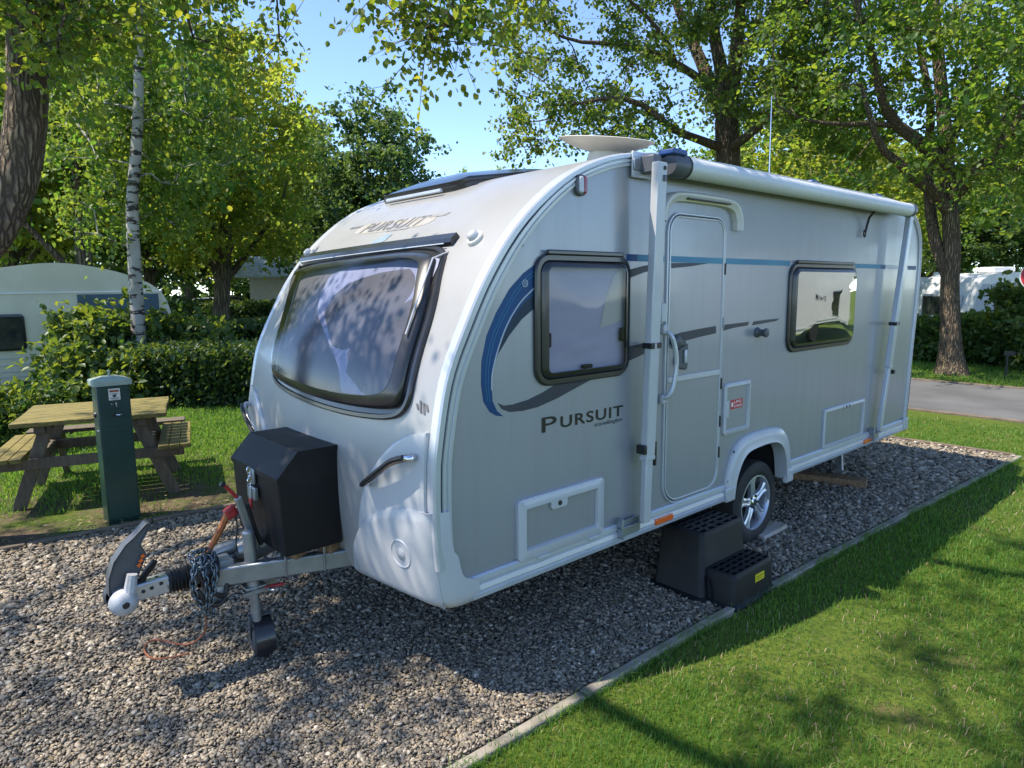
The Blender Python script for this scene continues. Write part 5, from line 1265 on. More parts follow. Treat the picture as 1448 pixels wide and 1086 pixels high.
# --- the near tree whose trunk leans in at the left edge and whose boughs hang over the pitch
d0 = 6.25
tb_ = site(-120, 640, d0); tb_[2] = -.05
tr = [tb_, site(-75,430,d0), site(-15,330,d0), site(20,262,d0), site(37,170,d0), site(38,60,d0), site(34,-60,d0), site(20,-220,d0), site(20,-420,d0)]
limbs = [(tr, .185, .09)]
T4 = tr[5]; T5 = tr[6]
limbs += [([site(36,40,d0), site(120,-30,5.6), site(260,-70,5.2), site(400,-40,4.9), site(520,-10,4.7)], .07, .015),
          ([site(34,-60,d0), site(200,-150,5.6), site(420,-150,5.0), site(620,-80,4.6)], .08, .015),
          ([site(34,-60,d0), tr[6]+(-1.2,-1.2,.9), tr[6]+(-1.6,-3.2,1.6), tr[6]+(-1.2,-5.0,1.9)], .09, .02),
          ([site(20,-220,d0), tr[7]+(.8,-1.5,.5), tr[7]+(1.2,-3.2,.9), tr[7]+(1.6,-4.8,1.0)], .09, .02),
          ([site(30,-150,d0), tr[7]+(-1.8,.4,.1), tr[7]+(-3.4,.2,.6)], .08, .02),
          ([tr[6], tr[6]+(1.0,1.2,.6), tr[6]+(2.2,2.0,1.0)], .07, .02)]
hang = []
def spray(px0, px1, py0, py1, dd, n):
    for _ in range(n): hang.append(site(q.uniform(px0,px1), q.uniform(py0,py1), q.uniform(*dd)))
spray(-40,130,-60,40,(5.5,6.8),11); spray(90,330,-80,15,(5.5,6.8),16); spray(60,330,20,70,(5.6,6.8),6); spray(330,420,-10,60,(5.2,6.2),4)
spray(330,470,-80,35,(4.6,5.6),7); spray(380,420,40,70,(5.0,5.4),3); spray(490,640,-80,15,(4.3,5.0),9); spray(545,560,20,80,(4.6,4.8),3); spray(600,690,-60,60,(4.4,5.0),6); spray(600,630,20,60,(4.6,4.8),2); spray(520,545,20,55,(4.6,4.9),2)
spray(690,760,-60,30,(4.5,5.2),5)
spray(60,90,20,120,(5.2,6.0),5); spray(-20,40,330,400,(6.6,7.2),0)
top = tr[7]
over = np.array(list(ell(92, [((-2.05,2.55,4.85),(1.0,1.25,.45))], q, .6, .2)) + list(ell(55, [((-1.8,5.3,6.9),(2.2,1.8,1.4))], q, .5, .4))
                + list(ell(36, [((-3.9,3.2,6.2),(2.2,3.2,1.3))], q, .6, .55)) + list(ell(34, [((-1.2,.8,7.1),(2.4,1.2,.9))], q, .5, .5)) + list(ell(26, [((.2,4.9,6.8),(1.6,1.8,1.0))], q, .5, .42)))  # clusters out of view, added to shade the caravan front and dapple the ground
cl = np.array(list(hang) + list(over))
# clusters whose shadow would fall on the caravan's brow are dropped, keeping it sunlit
land = cl - np.outer((cl[:,2]-2.2)/SUN.z, np.array(SUN))
cl = cl[~((land[:,0] > -.05) & (land[:,0] < 1.7) & (land[:,1] > -.25) & (land[:,1] < 2.35) & (cl[:,2] > 2.5))]
make_tree('broadleaf_tree', tb_, 'near leaning tree with thick brown trunk and overhanging boughs at the left edge', limbs, cl, 120, .22, .048, M['bark'], M['leaf_near'], 3, seg=.45, droop=.7, rmin=.003, twigs=True)

# --- silver birch behind the service post
dB = 13.0
bb = site(200, 575, dB); bb[2] = -.05
bt = [bb, site(196,470,dB), site(190,370,dB), site(187,290,dB), site(192,220,dB), site(196,140,dB), site(196,40,dB), site(199,-80,dB), site(204,-190,dB)]
limbs = [(bt, .125, .045)]
cl = ell(150, [((bt[5][0],bt[5][1],bt[5][2]-.2),(1.7,1.7,2.3)), ((bt[7][0],bt[7][1],bt[7][2]),(1.6,1.6,1.8))], q, .5, .3)
low = [site(q.uniform(60,330), q.uniform(70,345), q.uniform(13.2,14.6)) for _ in range(48)] + [site(q.uniform(200,290), q.uniform(140,260), q.uniform(11.8,12.6)) for _ in range(3)]
cl = np.array(list(cl) + low)
for k in range(len(cl)):                 # keep the stem clear on the side it is seen from
    v = cl[k]-CAMC; bz = np.interp(cl[k][2], [p[2] for p in bt], range(len(bt))); sp = bt[int(round(bz))]-CAMC
    if abs(v[0]*sp[1]-v[1]*sp[0])/np.hypot(sp[0],sp[1]) < .48 and np.hypot(v[0],v[1]) < dB+.2 and cl[k][2] < 6.2: cl[k][:2] += v[:2]/np.hypot(v[0],v[1])*1.6
make_tree('birch_tree', bb, 'silver birch with white bark and black patches behind the picnic table', limbs, cl, 92, .27, .074, M['birch'], M['leaf_birch'], 5, seg=.5, droop=1.0, rmin=.005)

# --- forked tree across the road on the right
dR = 16.4
def S(px, py, dz=0): return site(px, py, dR+dz)
rb0 = S(1345,528); rb0[2] = -.05
tk = [rb0, S(1344,470), S(1343,400), S(1346,357), S(1343,290), S(1339,236), S(1334,160), S(1326,70), S(1318,-40), S(1320,-150)]
limbs = [(tk, .19, .07),
         ([S(1343,400), S(1332,372), S(1322,340), S(1314,280,.3), S(1312,216,.5), S(1316,150,.8), S(1300,60,1.2), S(1290,-60,1.6)], .12, .04),
         ([S(1344,300), S(1320,270,-.4), S(1297,256,-.9), S(1273,232,-1.4), S(1246,209,-1.8), S(1233,175,-2.2), S(1218,120,-2.4)], .13, .035),
         ([S(1340,240), S(1307,206,-.5), S(1263,172,-1), S(1246,135,-1.4), S(1236,88,-1.6), S(1222,40,-1.9), S(1200,-40,-2.2)], .14, .04),
         ([S(1263,172,-1), S(1200,176,-1.6), S(1140,170,-2), S(1100,150,-2.4)], .06, .02),
         ([S(1345,285), S(1374,249,-.5), S(1408,219,-.9), S(1435,185,-1.2), S(1470,110,-1.5), S(1520,20,-1.8)], .13, .04),
         ([S(1340,220), S(1362,150,.5), S(1390,60,1), S(1410,-60,1.5)], .10, .03),
         ([S(1408,219,-.9), S(1424,150,-.5), S(1430,90,0)], .05, .02)]
cl = []
for _ in range(900):
    px, py = q.uniform(1085,1600), q.uniform(-230,305)
    if py > 300 - 60*math.cos((px-1300)/90) and 1230 < px < 1420: continue
    if px < 1180 and py > 215 - (1180-px)*.9: continue
    if 1292 < px < 1330 and py > 150 and q.uniform() < .5: continue
    cl.append(S(px, py, q.uniform(-1.6,3.6) if q.uniform() < .8 else q.uniform(-3.4,-1.6)))
cl = np.array(cl[:345])
make_tree('broadleaf_tree', rb0, 'forked green tree growing on the grass strip across the road at the right', limbs, cl, 120, .36, .090, M['bark'], M['leaf_right'], 7, seg=.6, twigs=True)

# --- large spreading tree behind the caravan roof
dG = 18.5
def G(px, py, dz=0): return site(px, py, dG+dz)
gb = G(1028,480); gb[2] = -.05
limbs = [([gb, G(1028,400), G(1029,300), G(1029,215), G(1027,172)], .42, .29),
         ([G(1027,172), G(1012,140), G(995,95,.5), G(975,50,1), G(955,0,1.5), G(935,-80,2)], .20, .06),
         ([G(1027,172), G(1024,120), G(1012,60), G(1004,0), G(996,-90,.5)], .20, .07),
         ([G(1027,172), G(1036,120), G(1042,60,-.5), G(1048,0,-.8), G(1052,-100,-1)], .22, .07),
         ([G(1040,90,-.4), G(1062,55,-1), G(1095,35,-1.6), G(1130,15,-2), G(1170,-30,-2.4)], .10, .03),
         ([G(1030,212), G(1060,190,-1), G(1088,165,-1.6), G(1112,140,-2), G(1140,100,-2.4), G(1165,75,-2.6)], .13, .03),
         ([G(1000,120,.3), G(960,92,0), G(915,72,-.3), G(868,62,-.6), G(812,58,-.8), G(770,40,-1)], .11, .025),
         ([G(1026,212), G(985,196,-.8), G(950,182,-1.4), G(912,150,-1.8), G(868,138,-2), G(820,146,-2.2), G(770,150,-2.4)], .12, .025),
         ([G(960,92), G(930,40,-.5), G(890,0,-.8), G(850,-40,-1)], .07, .02)]
cl = []
for _ in range(1600):
    px, py = q.uniform(690,1200), q.uniform(-220,215)
    if py > 215 or (px-1030)**2/150**2 + (py-230)**2/70**2 < 1: continue
    if px < 800 and py < 60 and py > -20 and q.uniform() < .65: continue
    if px < 720 and (py > 20): continue
    if 100 < py < 130 and 700 < px < 960 and q.uniform() < .7: continue
    if 60 < py < 190 and 930 < px < 1010 and q.uniform() < .55: continue
    cl.append(G(px, py, q.uniform(-3,3.5)))
cl = np.array(cl[:470])
make_tree('broadleaf_tree', gb, 'wide spreading tree with several upright limbs behind the caravan roof', limbs, cl, 105, .34, .098, M['bark'], M['leaf_big'], 9, seg=.6, twigs=True)

# --- yellow-green maple on the lawn beyond the hedges
dM = 27.
mb = site(312, 470, dM); mb[2] = -.05
def Q(px, py, dz=0): return site(px, py, dM+dz)
limbs = [([mb, Q(313,440), Q(315,400), Q(318,350), Q(322,260), Q(326,180), Q(330,110)], .34, .06),
         ([Q(315,405), Q(300,375), Q(275,330,-1), Q(250,270,-1.5)], .14, .04), ([Q(316,400), Q(340,372), Q(370,330,-1), Q(400,280,-1)], .14, .04),
         ([Q(314,402), Q(305,360,1), Q(295,280,1), Q(290,200,1)], .14, .04), ([Q(318,370), Q(345,300,1), Q(365,220,1)], .1, .03)]
cl = []
for _ in range(900):
    a = q.uniform(0,6.3); rr = q.uniform()**.5; px = 322 + 118*rr*math.cos(a); py = 235 + 185*rr*math.sin(a)
    if py > 372 or (py > 345 and abs(px-320) < 40 and q.uniform() < .7): continue
    cl.append(Q(px, py, q.uniform(-3.2,3.2)))
cl = np.array(cl[:330])
make_tree('maple_tree', mb, 'yellow green maple on the lawn between the hedges and the white chalet', limbs, cl, 92, .46, .145, M['bark_far'], M['leaf_maple'], 13, seg=.8)

# --- far trees: three crowns, each copied and turned
def proto(name, seed, blobs, H, n, m, sig, L0, leaf, r0):
    qq = np.random.default_rng(seed); cl = ell(n, blobs, qq, .38)
    limbs = [([(0,0,-.1),(0.05,0,H*.2),(.1,.1,H*.45),(0,.1,H*.8)], r0, r0*.2)]
    for k in range(5):
        a = k*1.26+seed; limbs.append(([(.05,0,H*(.2+.06*k)), (1.2*math.cos(a),1.2*math.sin(a),H*(.35+.06*k)), (2.4*math.cos(a),2.4*math.sin(a),H*(.5+.06*k))], r0*.4, r0*.1))
    T = grow(limbs, cl, .9, seed=seed)
    e = empty(name, (0,0,0), 'x', 'tree')
    w = wood('trunk', T, M['bark_far'], e, .012); P, t = leaves_arrays(cl, m, sig, L0, .35, .8, seed)
    link('crown', leaf_mesh('crown', P, t, leaf), e)
    return e
far_protos = {
 'dark': proto('dense_tree', 21, [((0,0,6.2),(3.4,3.4,3.6)),((-1.6,.5,4.3),(2.6,2.6,2.4)),((1.8,-.4,4.6),(2.4,2.6,2.6)),((.3,.2,9.0),(2.0,2.0,1.8))], 9.5, 300, 96, .44, .17, M['leaf_dark'], .30),
 'airy': proto('broadleaf_tree', 22, [((0,0,6.5),(3.6,3.4,3.2)),((-2.0,1,5.0),(2.2,2.2,2.0)),((2.2,0,5.4),(2.2,2.4,2.2)),((.6,0,9.2),(2.0,2.2,1.7))], 9.5, 260, 80, .44, .165, M['leaf_birch'], .24),
 'gold': proto('broadleaf_tree', 23, [((0,0,6.0),(3.6,3.6,3.2)),((-2.2,0,4.2),(2.2,2.4,2.0)),((2.0,.8,4.4),(2.4,2.2,2.0)),((0,0,8.6),(2.4,2.2,1.8))], 9.0, 260, 80, .44, .165, M['leaf_maple'], .24)}
used = set()
def far_tree(kind, px, d, sc_, rot, label, group='trees behind the pitches'):
    src = far_protos[kind]
    if kind not in used: e = src; used.add(kind)
    else:
        e = src.copy(); COL.objects.link(e)
        for ch in src.children:
            c = ch.copy(); COL.objects.link(c); c.parent = e
    p = site(px, 420, d); e.location = (p[0], p[1], 0); e.rotation_euler = (0,0,rot); e.scale = (sc_[0],sc_[0],sc_[1])
    e['label'] = label; e['group'] = group
FT = [('dark',528,34,(1.12,1.06),.3,'tall dark green tree rising behind the caravan nose, right of the yellow maple'),
 ('dark',452,46,(1.3,1.15),1.9,'dark tree seen in the gap between the yellow maple and the tall dark tree'),
 ('gold',690,40,(.95,.86),.5,'yellow green tree just left of the satellite dish'),
 ('airy',620,52,(1.0,.78),2.0,'low pale green tree beyond the roof light, under the open sky'),
 ('gold',790,44,(1.1,.92),2.4,'light green tree behind the satellite dish'),
 ('airy',905,34,(.9,.80),4.1,'light green tree behind the awning motor end'),
 ('gold',1150,27,(.95,.80),1.2,'yellow green tree above the middle of the rolled awning'),
 ('gold',1215,38,(1.0,.95),3.6,'bright tree behind the rear end of the awning'),
 ('airy',1090,36,(1.2,1.1),5.0,'tall tree behind the aerial mast'),
 ('dark',1405,46,(1.1,.95),4.4,'dark tree beyond the white caravans, right of the forked trunk'),
 ('airy',1510,30,(1.2,1.1),.9,'tree at the right edge behind the white caravans'),
 ('airy',1300,50,(1.1,.95),2.2,'pale tree showing left of the forked trunk above the white caravans'),
 ('airy',120,19,(1.0,1.05),.2,'leafy tree above the old cream caravan'),
 ('gold',20,24,(1.1,1.1),1.2,'bright tree at the left edge behind the old cream caravan'),
 ('dark',60,36,(1.3,1.2),2.2,'dark tree far behind the old cream caravan'),
 ('airy',215,36,(1.2,1.25),3.3,'tree far behind the birch stem'),
 ('dark',270,50,(1.3,1.1),4.0,'dark tree behind the yellow maple, left side'),
 ('gold',380,44,(1.1,1.15),5.2,'golden tree above the white chalet'),
 ('airy',-60,30,(1.2,1.2),4.2,'tree beyond the left edge behind the leaning trunk'),
 ('dark',165,52,(1.4,1.3),5.5,'dark tree filling the gap right of the birch')]
for f in FT: far_tree(*f)
# distant belt of trees closing the view
def belt(pts, h, dens, L0, mt, label, seed):
    qq = np.random.default_rng(seed); P = resample(np.array(pts,float), step=1.0); C = []
    for x, y in P:
        for _ in range(dens): C.append((x+qq.normal(0,1.5), y+qq.normal(0,1.5), qq.uniform(.2,h)*(.75+.35*math.sin(x*.35)*math.cos(y*.27))))
    Pq, t = leaves_arrays(np.array(C), 34, .75, L0, .3, .8, seed)
    tag(link('distant_wood', leaf_mesh('distant_wood', Pq, t, mt)), label, 'wood', kind='stuff')
a = [site(px, 420, 62)[:2] for px in (-200,60,300,560,800,1050,1300,1560)]
belt(a, 6.0, 7, .55, M['leaf_dark'], 'distant wood closing the view behind all the trees', 31)
# trees standing where only their shade and reflection reach the picture
far_tree('airy', 3300, 9, (.9,1.0), 1.0, 'x') if False else None

# ================================================================ HEDGES AND SHRUBS
def hedge(name, pts, w, h, label, leaf, L0, n, seed, group=None, z0=.05, lump=.12, cat='hedge'):
    """clipped hedge along a line: leafy skin over a dark twiggy core"""
    qq = np.random.default_rng(seed); P = resample(np.array(pts,float), step=.25); T = np.gradient(P,axis=0); T /= np.linalg.norm(T,axis=1)[:,None]; Nn = np.stack([-T[:,1],T[:,0]],1)
    e = empty(name, (P[0][0],P[0][1],0), label, cat, group)
    i = qq.integers(0,len(P),n); s = qq.uniform(-1,1,n); k = qq.uniform(0,1,n)
    top = k < .42; hh = h*(1+lump*np.sin(P[i,0]*2.1+P[i,1]*1.7)*.6 + qq.normal(0,.02,n))
    # round the shoulder
    a = np.where(top, qq.uniform(-1,1,n), np.sign(s)*(1+0*s)); zz = np.where(top, hh, qq.uniform(0,1,n)**.8*(hh-z0)+z0)
    zz = np.where(top, hh - .12*h*np.abs(a)**4, zz)
    lat = a*w/2*(1+lump*np.sin(P[i,0]*3.3+zz*4+P[i,1]*2.3)) + qq.normal(0,.05,n)
    c = np.stack([P[i,0]+Nn[i,0]*lat+qq.normal(0,.1,n), P[i,1]+Nn[i,1]*lat+qq.normal(0,.1,n), zz+qq.normal(0,.03,n)],1)
    end = qq.uniform(0,1,n) < .10
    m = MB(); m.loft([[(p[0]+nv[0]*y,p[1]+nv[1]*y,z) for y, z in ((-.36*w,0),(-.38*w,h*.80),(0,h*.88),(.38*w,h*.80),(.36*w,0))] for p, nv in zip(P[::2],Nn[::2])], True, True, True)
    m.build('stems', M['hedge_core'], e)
    Pq, t = leaves_arrays(c, 1, .03, L0, .1, 1, seed, .36)
    link('foliage', leaf_mesh('foliage', Pq, t, leaf), e)
    return e
def shrub(name, p, rx, rz, label, leaf, L0, nc, m, seed, group=None, cat='shrub', spiky=.25):
    qq = np.random.default_rng(seed); e = empty(name, (p[0],p[1],0), label, cat, group)
    cl = ell(nc, [((p[0],p[1],rz*.50),(rx,rx*.9,rz*.50)), ((p[0]+rx*.2,p[1],rz*.75),(rx*.65,rx*.6,rz*.34))], qq, .3)
    tips = [(p[0]+qq.normal(0,rx*.55), p[1]+qq.normal(0,rx*.5), rz*qq.uniform(.9,1.15)) for _ in range(int(nc*spiky))]
    cl = np.array(list(cl)+tips)
    T = grow([([(p[0],p[1],-.05),(p[0]+.05,p[1],rz*.3)], .04, .03)], cl, .4, seed=seed, wob=.03)
    wood('stems', T, M['twig'], e, .005)
    Pq, t = leaves_arrays(cl, m, .13, L0, .1, 1, seed, .34)
    link('foliage', leaf_mesh('foliage', Pq, t, leaf), e)
    return e
h0, h1_ = site(205,575,13.0), site(470,575,11.6)
hedge('hedge', [h0[:2], site(300,575,12.2)[:2], h1_[:2]], 1.1, .82, 'dark clipped hedge between the birch and the caravan nose', M['leaf_hedge'], .075, 20000, 41)
shrub('laurel_bush', site(148,560,13.4), .70, 1.24, 'tall glossy laurel bush in front of the old cream caravan', M['leaf_laurel'], .115, 120, 62, 42, 'laurel bushes along the lawn')
shrub('laurel_bush', site(104,560,12.9), .42, .80, 'shorter laurel bush at the left foot of the tall laurel', M['leaf_laurel'], .13, 70, 40, 43, 'laurel bushes along the lawn', spiky=.1)
shrub('laurel_bush', site(240,560,13.8), .70, 1.08, 'laurel bush just right of the birch stem', M['leaf_laurel'], .14, 80, 44, 44, 'laurel bushes along the lawn')
shrub('laurel_bush', site(288,560,14.6), .8, .95, 'laurel bush with pale leaf tips behind the dark clipped hedge', M['leaf_laurel'], .14, 70, 40, 45, 'laurel bushes along the lawn')
shrub('laurel_bush', site(172,560,12.5), .75, .78, 'low laurel bush between the service post and the birch', M['leaf_laurel'], .12, 80, 42, 46, 'laurel bushes along the lawn', spiky=.05)
shrub('low_shrub', site(8,600,9.6), .5, .62, 'low leafy shrub behind the left bench of the picnic table', M['leaf_laurel'], .07, 60, 60, 47)
hedge('hedge', [site(292,500,17.5)[:2], site(420,500,16.5)[:2]], 1.3, 1.0, 'second clipped hedge with sunlit top behind the dark hedge', M['leaf_hedge'], .09, 9000, 48)
hedge('hedge', [site(270,470,33)[:2], site(292,470,31)[:2], site(460,470,29)[:2]], 1.2, 1.25, 'square clipped hedge in front of the white chalet', M['leaf_hedge'], .13, 11000, 49)
hedge('hedge', [site(1255,505,19.8)[:2], site(1380,505,19.3)[:2], site(1560,512,18.6)[:2]], 1.3, .98, 'tall dark hedge across the road in front of the white caravans', M['leaf_laurel'], .12, 15000, 50)
shrub('laurel_bush', site(1432,500,18.4), .42, 1.55, 'upright bright bush rising above the hedge at the right', M['leaf_laurel'], .13, 55, 44, 51)
shrub('low_shrub', site(1462,520,17.6), .45, .9, 'small bright shrub at the right edge in front of the hedge', M['leaf_laurel'], .11, 40, 36, 52)
None if True else shrub('laurel_bush', site(1308,500,20.6), .5, 1.9, 'thin yellowish shoots above the hedge left of the forked trunk', M['leaf_maple'], .11, 26, 26, 53)

# ================================================================ OTHER CARAVANS AND BUILDINGS
def place(e, loc, rz): e.location = loc; e.rotation_euler = (0,0,rz)
def local_van(name, L_, W2, H, label, prof, mts, win, loc, rz, group=None):
    """caravan built along its own x axis, near side at y=0"""
    e = empty(name, (0,0,0), label, 'caravan', group)
    body = MB().loft([[(x,0,z) for x,z in prof],[(x,W2,z) for x,z in prof]], True, True, True).build('body', mts[0], e, angle=50)
    return e, body
# old cream caravan
prof = smooth_curve([(-2.25,.45),(-2.10,1.35),(-1.9,1.95),(-1.65,2.22)],5).tolist() + smooth_curve([(.9,2.32),(1.9,2.60),(2.95,2.74),(3.9,2.60),(4.55,2.36)],5).tolist() + smooth_curve([(4.75,2.22),(4.90,1.95),(5.02,1.35),(5.1,.45)],5).tolist()
oc, ob_ = local_van('caravan', 7, 2.2, 2.7, 'old cream caravan with arched roof and blue panel behind the laurel bush', prof, (M['oldvan'],), None, None, 0)
MB().prism([(-1.7,2.13),(4.8,2.17),(4.8,2.20),(-1.7,2.16)], lambda x,z:(x,-.02,z), lambda x,z:(x,.0,z)).build('gutter', M['vanwhite'], oc)
MB().prism([(.3,2.20),(.9,2.34),(1.7,2.22),(2.0,2.20)], lambda x,z:(x,-.012,z), lambda x,z:(x,.0,z)).build('roof_flap', M['oldvan'], oc, smooth=False)
MB().box(3.22,4.72,-.03,0,.95,2.13).build('blue_panel', M['bluepanel'], oc, bevel=.01)
MB().box(3.45,4.55,-.045,-.03,1.25,2.05).build('panel_flap', M['bluepanel'], oc, bevel=.01)
def vwin(o, x0, x1, z0, z1, r=.08, y=0.):
    P = rrect(x0,x1,z0,z1,r,5)
    f = MB().loft([[(x,y,z) for x,z in P],[(x,y-.03,z) for x,z in P],[(x,y-.035,z) for x,z in inset(P,.05)],[(x,y-.01,z) for x,z in inset(P,.055)]], True).build('window', M['black_frame'], o)
    MB().loft([[(x,y-.014,z) for x,z in inset(P,.05)]], True, True).build('pane', M['vanwin'], f, smooth=False, fixn=False)
vwin(oc, 1.05, 2.32, 1.10, 1.78); vwin(oc, 2.72, 3.05, 1.12, 1.78); vwin(oc, 4.76, 4.88, 1.15, 1.75, .03)
for z in (.95,.82,.70,.60): MB().box(-2.1,4.98,-.012,0,z,z+.014).build('moulding', M['vangrey'], oc)
MB().box(.0,5.0,-.01,2.0,.40,.47).build('chassis', M['underbody'], oc)
for x in (1.2,3.4): MB().lathe([(0,.0),(.28,0),(.30,.03),(.30,.17),(.28,.2)], (x,.02,.30), (0,1,0), 20).build('wheel', M['tyre'], oc)
MB().box(2.2,2.55,-.08,.0,.42,.52).build('step_box', M['underbody'], oc)
pL = site(225,540,16.3); pR_ = site(-40,540,15.6); ang = math.atan2(pL[1]-pR_[1], pL[0]-pR_[0])
oc.location = (pL[0]-4.6*math.cos(ang), pL[1]-4.6*math.sin(ang), -.36); oc.rotation_euler = (0,0,ang)
# white caravans beyond the right-hand hedge
def white_van(label, loc, rz, L_, arched, group):
    p = smooth_curve([(.12,.45),(.0,.9),(.05,1.6),(.35,2.35),(.85,2.55)],5).tolist() + [(L_-.6,2.58)] + smooth_curve([(L_-.3,2.5),(L_-.05,2.2),(L_,1.6),(L_-.02,.45)],5).tolist()
    e, b = local_van('caravan', L_, 2.2, 2.6, label, p, (M['vanwhite'],), None, loc, rz, group)
    MB().prism([(q0+.06 if q0 < L_/2 else q0-.06, z) for q0, z in p if z < 2.3] , lambda x,z:(x,-.006,z), lambda x,z:(x,.0,z)).build('side_skin', M['vangrey'], e, smooth=False)
    vwin(e, .75, 1.75, 1.30, 1.98); vwin(e, L_-2.2, L_-.9, 1.30, 1.98)
    # end window, looking out along -x
    f = MB().box(-.04,.06,.35,1.85,1.25,1.95).build('end_window', M['vangrey'], e, bevel=.03); MB().box(-.055,-.035,.42,1.78,1.32,1.88).build('pane', M['vanwin'], f, bevel=.01)
    MB().box(1.2,1.9,.6,1.2,2.57,2.72).build('roof_vent', M['vanwhite'], e, bevel=.03); MB().box(2.6,3.0,.6,1.0,2.57,2.66).build('roof_vent', M['vanwhite'], e, bevel=.03)
    MB().box(3.4,3.9,.8,1.3,2.57,2.68).build('roof_box', M['vangrey'], e, bevel=.03)
    MB().lathe([(0,0),(.28,0),(.30,.03),(.30,.17)], (L_*.55,.02,.30), (0,1,0), 20).build('wheel', M['tyre'], e)
    e.location = loc; e.rotation_euler = (0,0,rz); return e
vl = site(1366,500,23.0)
white_van('white caravan with grey side standing behind the hedge, right of the forked trunk', (vl[0],vl[1],-.42), R(-34), 5.6, 0, 'white caravans behind the right hedge')
vl = site(1255,500,27.0)
white_van('white caravan with a wide end window behind the hedge, left of the forked trunk', (vl[0],vl[1],-.5), R(-72), 6.2, 0, 'white caravans behind the right hedge')
# chalet behind the yellow maple
chb = site(357,470,36); che = empty('chalet', (0,0,0), 'small white clad chalet with pale roof right of the yellow maple', 'chalet')
MB().box(0,6,0,4,0,2.75).build('wall', M['siding'], che)
m = MB()
for k in range(16): m.box(-.012,6.012,-.014,0,.12+.16*k,.128+.16*k)
m.build('cladding', M['vangrey'], che, smooth=False)
m = MB(); m.loft([[(x,y,z) for y,z in ((-.5,2.70),(2,3.72),(4.5,2.70),(4.5,2.80),(2,3.84),(-.5,2.80))] for x in (-.6,6.6)], True, True, True); m.build('roof', M['siding_roof'], che, smooth=False)
f = MB().box(2.0,3.1,-.05,0,.2,2.3).build('door', M['vangrey'], che); MB().box(2.08,3.02,-.06,-.04,.5,2.2).build('pane', M['vanwin'], f)
f = MB().box(3.9,5.2,-.05,0,1.0,2.2).build('window', M['vangrey'], che); MB().box(4.0,5.1,-.06,-.04,1.08,2.12).build('pane', M['vanwin'], f)
place(che, (chb[0],chb[1],-.3), yaw - R(90) + R(14))
# dark car in the trees and its neighbour
def car(loc, rz, label, mt):
    e = empty('parked_car', (0,0,0), label, 'car', 'cars among the trees')
    pr_ = [(0,.35),(.02,.75),(.25,.92),(.85,1.0),(1.35,1.42),(2.6,1.46),(3.3,1.05),(4.0,.92),(4.1,.6),(4.08,.35)]
    MB().loft([[(x,y,z) for x,z in pr_] for y in (0,1.7)], True, True, True).build('body', mt, e, bevel=.08, seg=3)
    MB().loft([[(x,y,z) for x,z in ((1.05,1.02),(1.42,1.36),(2.5,1.39),(3.05,1.05))] for y in (-.012,1.712)], True, True, True).build('side_window', M['vanwin'], e)
    for x in (.8,3.25):
        for y in (-.01,1.53): MB().lathe([(0,0),(.2,0),(.31,.02),(.32,.16),(.2,.18)], (x,y,.32), (0,1,0), 18).build('wheel', M['tyre'], e)
    for y in (.15,1.3): MB().box(4.06,4.12,y,y+.3,.62,.76).build('headlight', M['clear_lens'], e, bevel=.02)
    place(e, loc, rz)
c = site(276,450,42); car((c[0],c[1],0), R(10), 'dark car parked under the trees left of the maple trunk', M['underbody'])
c = site(236,450,38); car((c[0],c[1],0), R(-15), 'white car half hidden by the laurel right of the birch', M['vanwhite'])
# caravan across the road, beyond the right edge of the picture: it is what the rear window mirrors
nv = empty('caravan', (0,0,0), 'white caravan across the road facing the rear window, seen only as a reflection', 'caravan')
p = smooth_curve([(.1,.5),(.0,1.0),(.15,2.0),(.6,2.55)],5).tolist() + [(6.6,2.6)] + smooth_curve([(7.0,2.4),(7.1,1.6),(7.05,.5)],5).tolist()
MB().loft([[(x,0,z) for x,z in p],[(x,2.2,z) for x,z in p]], True, True, True).build('body', M['vanwhite'], nv, angle=50)
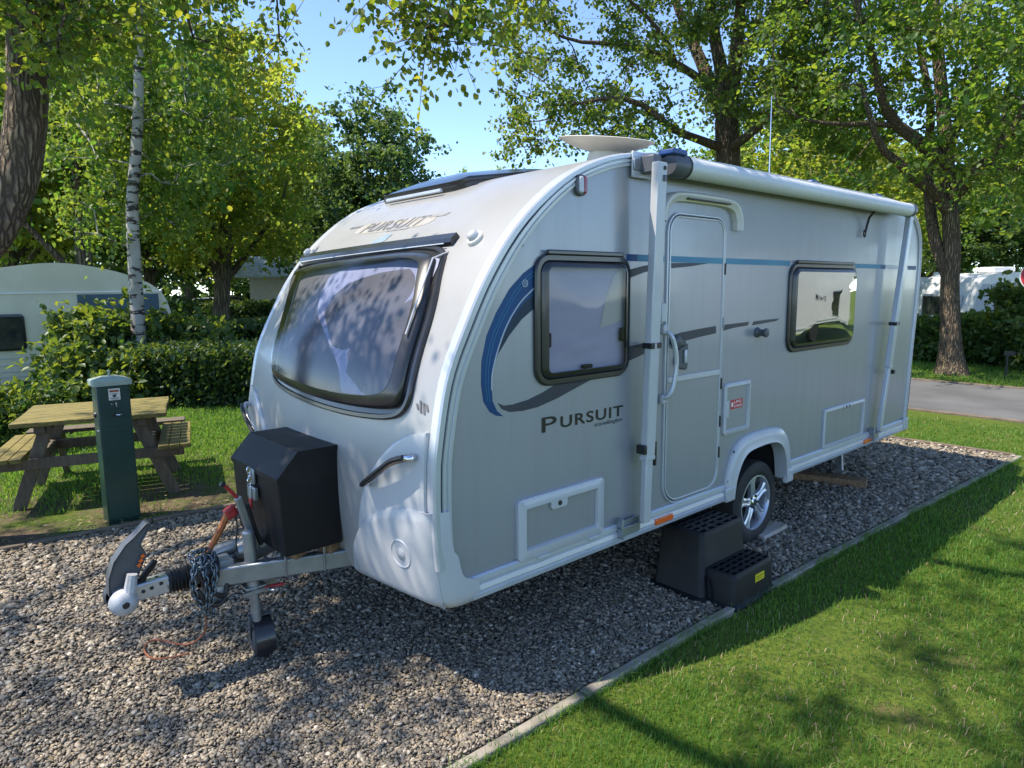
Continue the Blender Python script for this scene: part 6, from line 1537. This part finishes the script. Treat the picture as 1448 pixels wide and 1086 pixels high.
# side of that caravan looks towards +y; build its details in its own frame and turn it
vwin(nv, 1.35, 2.6, .80, 1.92, .10)
MB().box(0.2,6.9,-.012,0,.60,.63).build('moulding', M['vangrey'], nv)
V, F = text_verts('EVRAM', 1.05, .01); mn, mx = V.min(0), V.max(0)
MB().add([(3.4+1.2*(v[0]-mn[0])/(mx[0]-mn[0]), -.004, 1.45+.26*(v[1]-mn[1])/(mx[1]-mn[1])) for v in V], F).build('side_lettering', M['dkgrey'], nv, smooth=False, fixn=False)
MB().lathe([(0,0),(.30,0),(.31,.03),(.31,.17)], (3.9,.02,.31), (0,1,0), 20).build('wheel', M['tyre'], nv)
nv.location = (21.0, -6.3, 0); nv.rotation_euler = (0,0,R(180))
far_tree('dark', 2700, 26, (1.0,1.0), 1.4, 'tree behind the white caravan across the road, beyond the right edge')
# small standpipe on the grass strip and the sign at the right edge
tp_ = site(1420,552,16.2); tpe = empty('water_tap', (tp_[0],tp_[1],0), 'thin black tap post on the grass strip right of the forked tree', 'tap')
MB().tube([(tp_[0],tp_[1],-.05),(tp_[0],tp_[1],.50)], .022, 8).build('tap_post', M['seal'], tpe); b = MB(); b.box(tp_[0]-.05,tp_[0]+.05,tp_[1]-.12,tp_[1]+.05,.44,.52); b.tube([(tp_[0],tp_[1]-.1,.50),(tp_[0],tp_[1]-.5,.50),(tp_[0],tp_[1]-.52,.25)], .009, 6); b.build('tap_head', M['seal'], tpe, bevel=.01)
sg = site(1461,470,17.8); sge = empty('road_sign', (sg[0],sg[1],0), 'round red and white sign on a post at the right edge', 'sign')
MB().tube([(sg[0],sg[1],-.05),(sg[0],sg[1],2.3)], .03, 8).build('sign_post', M['steel'], sge)
dv_ = Vector((CAMC[0]-sg[0], CAMC[1]-sg[1], 0)).normalized(); zs = site(1461,390,17.8)[2]
f = MB().lathe([(0,.0),(.32,0),(.32,.02),(0,.02)], Vector((sg[0],sg[1],zs))+dv_*.035, dv_, 28).build('sign_face', M['vanwhite'], sge, smooth=False)
MB().lathe([(.30,.022),(.22,.022),(.22,.0245),(.30,.0245),(.30,.022)], Vector((sg[0],sg[1],zs))+dv_*.035, dv_, 28).build('sign_ring', M['red_label'], f, smooth=False)
MB().obox(Vector((sg[0],sg[1],zs))+dv_*.0585, Vector((-dv_.y,dv_.x,0))*.15, dv_*.001, (0,0,.04)).build('sign_bar', M['red_label'], f, smooth=False)
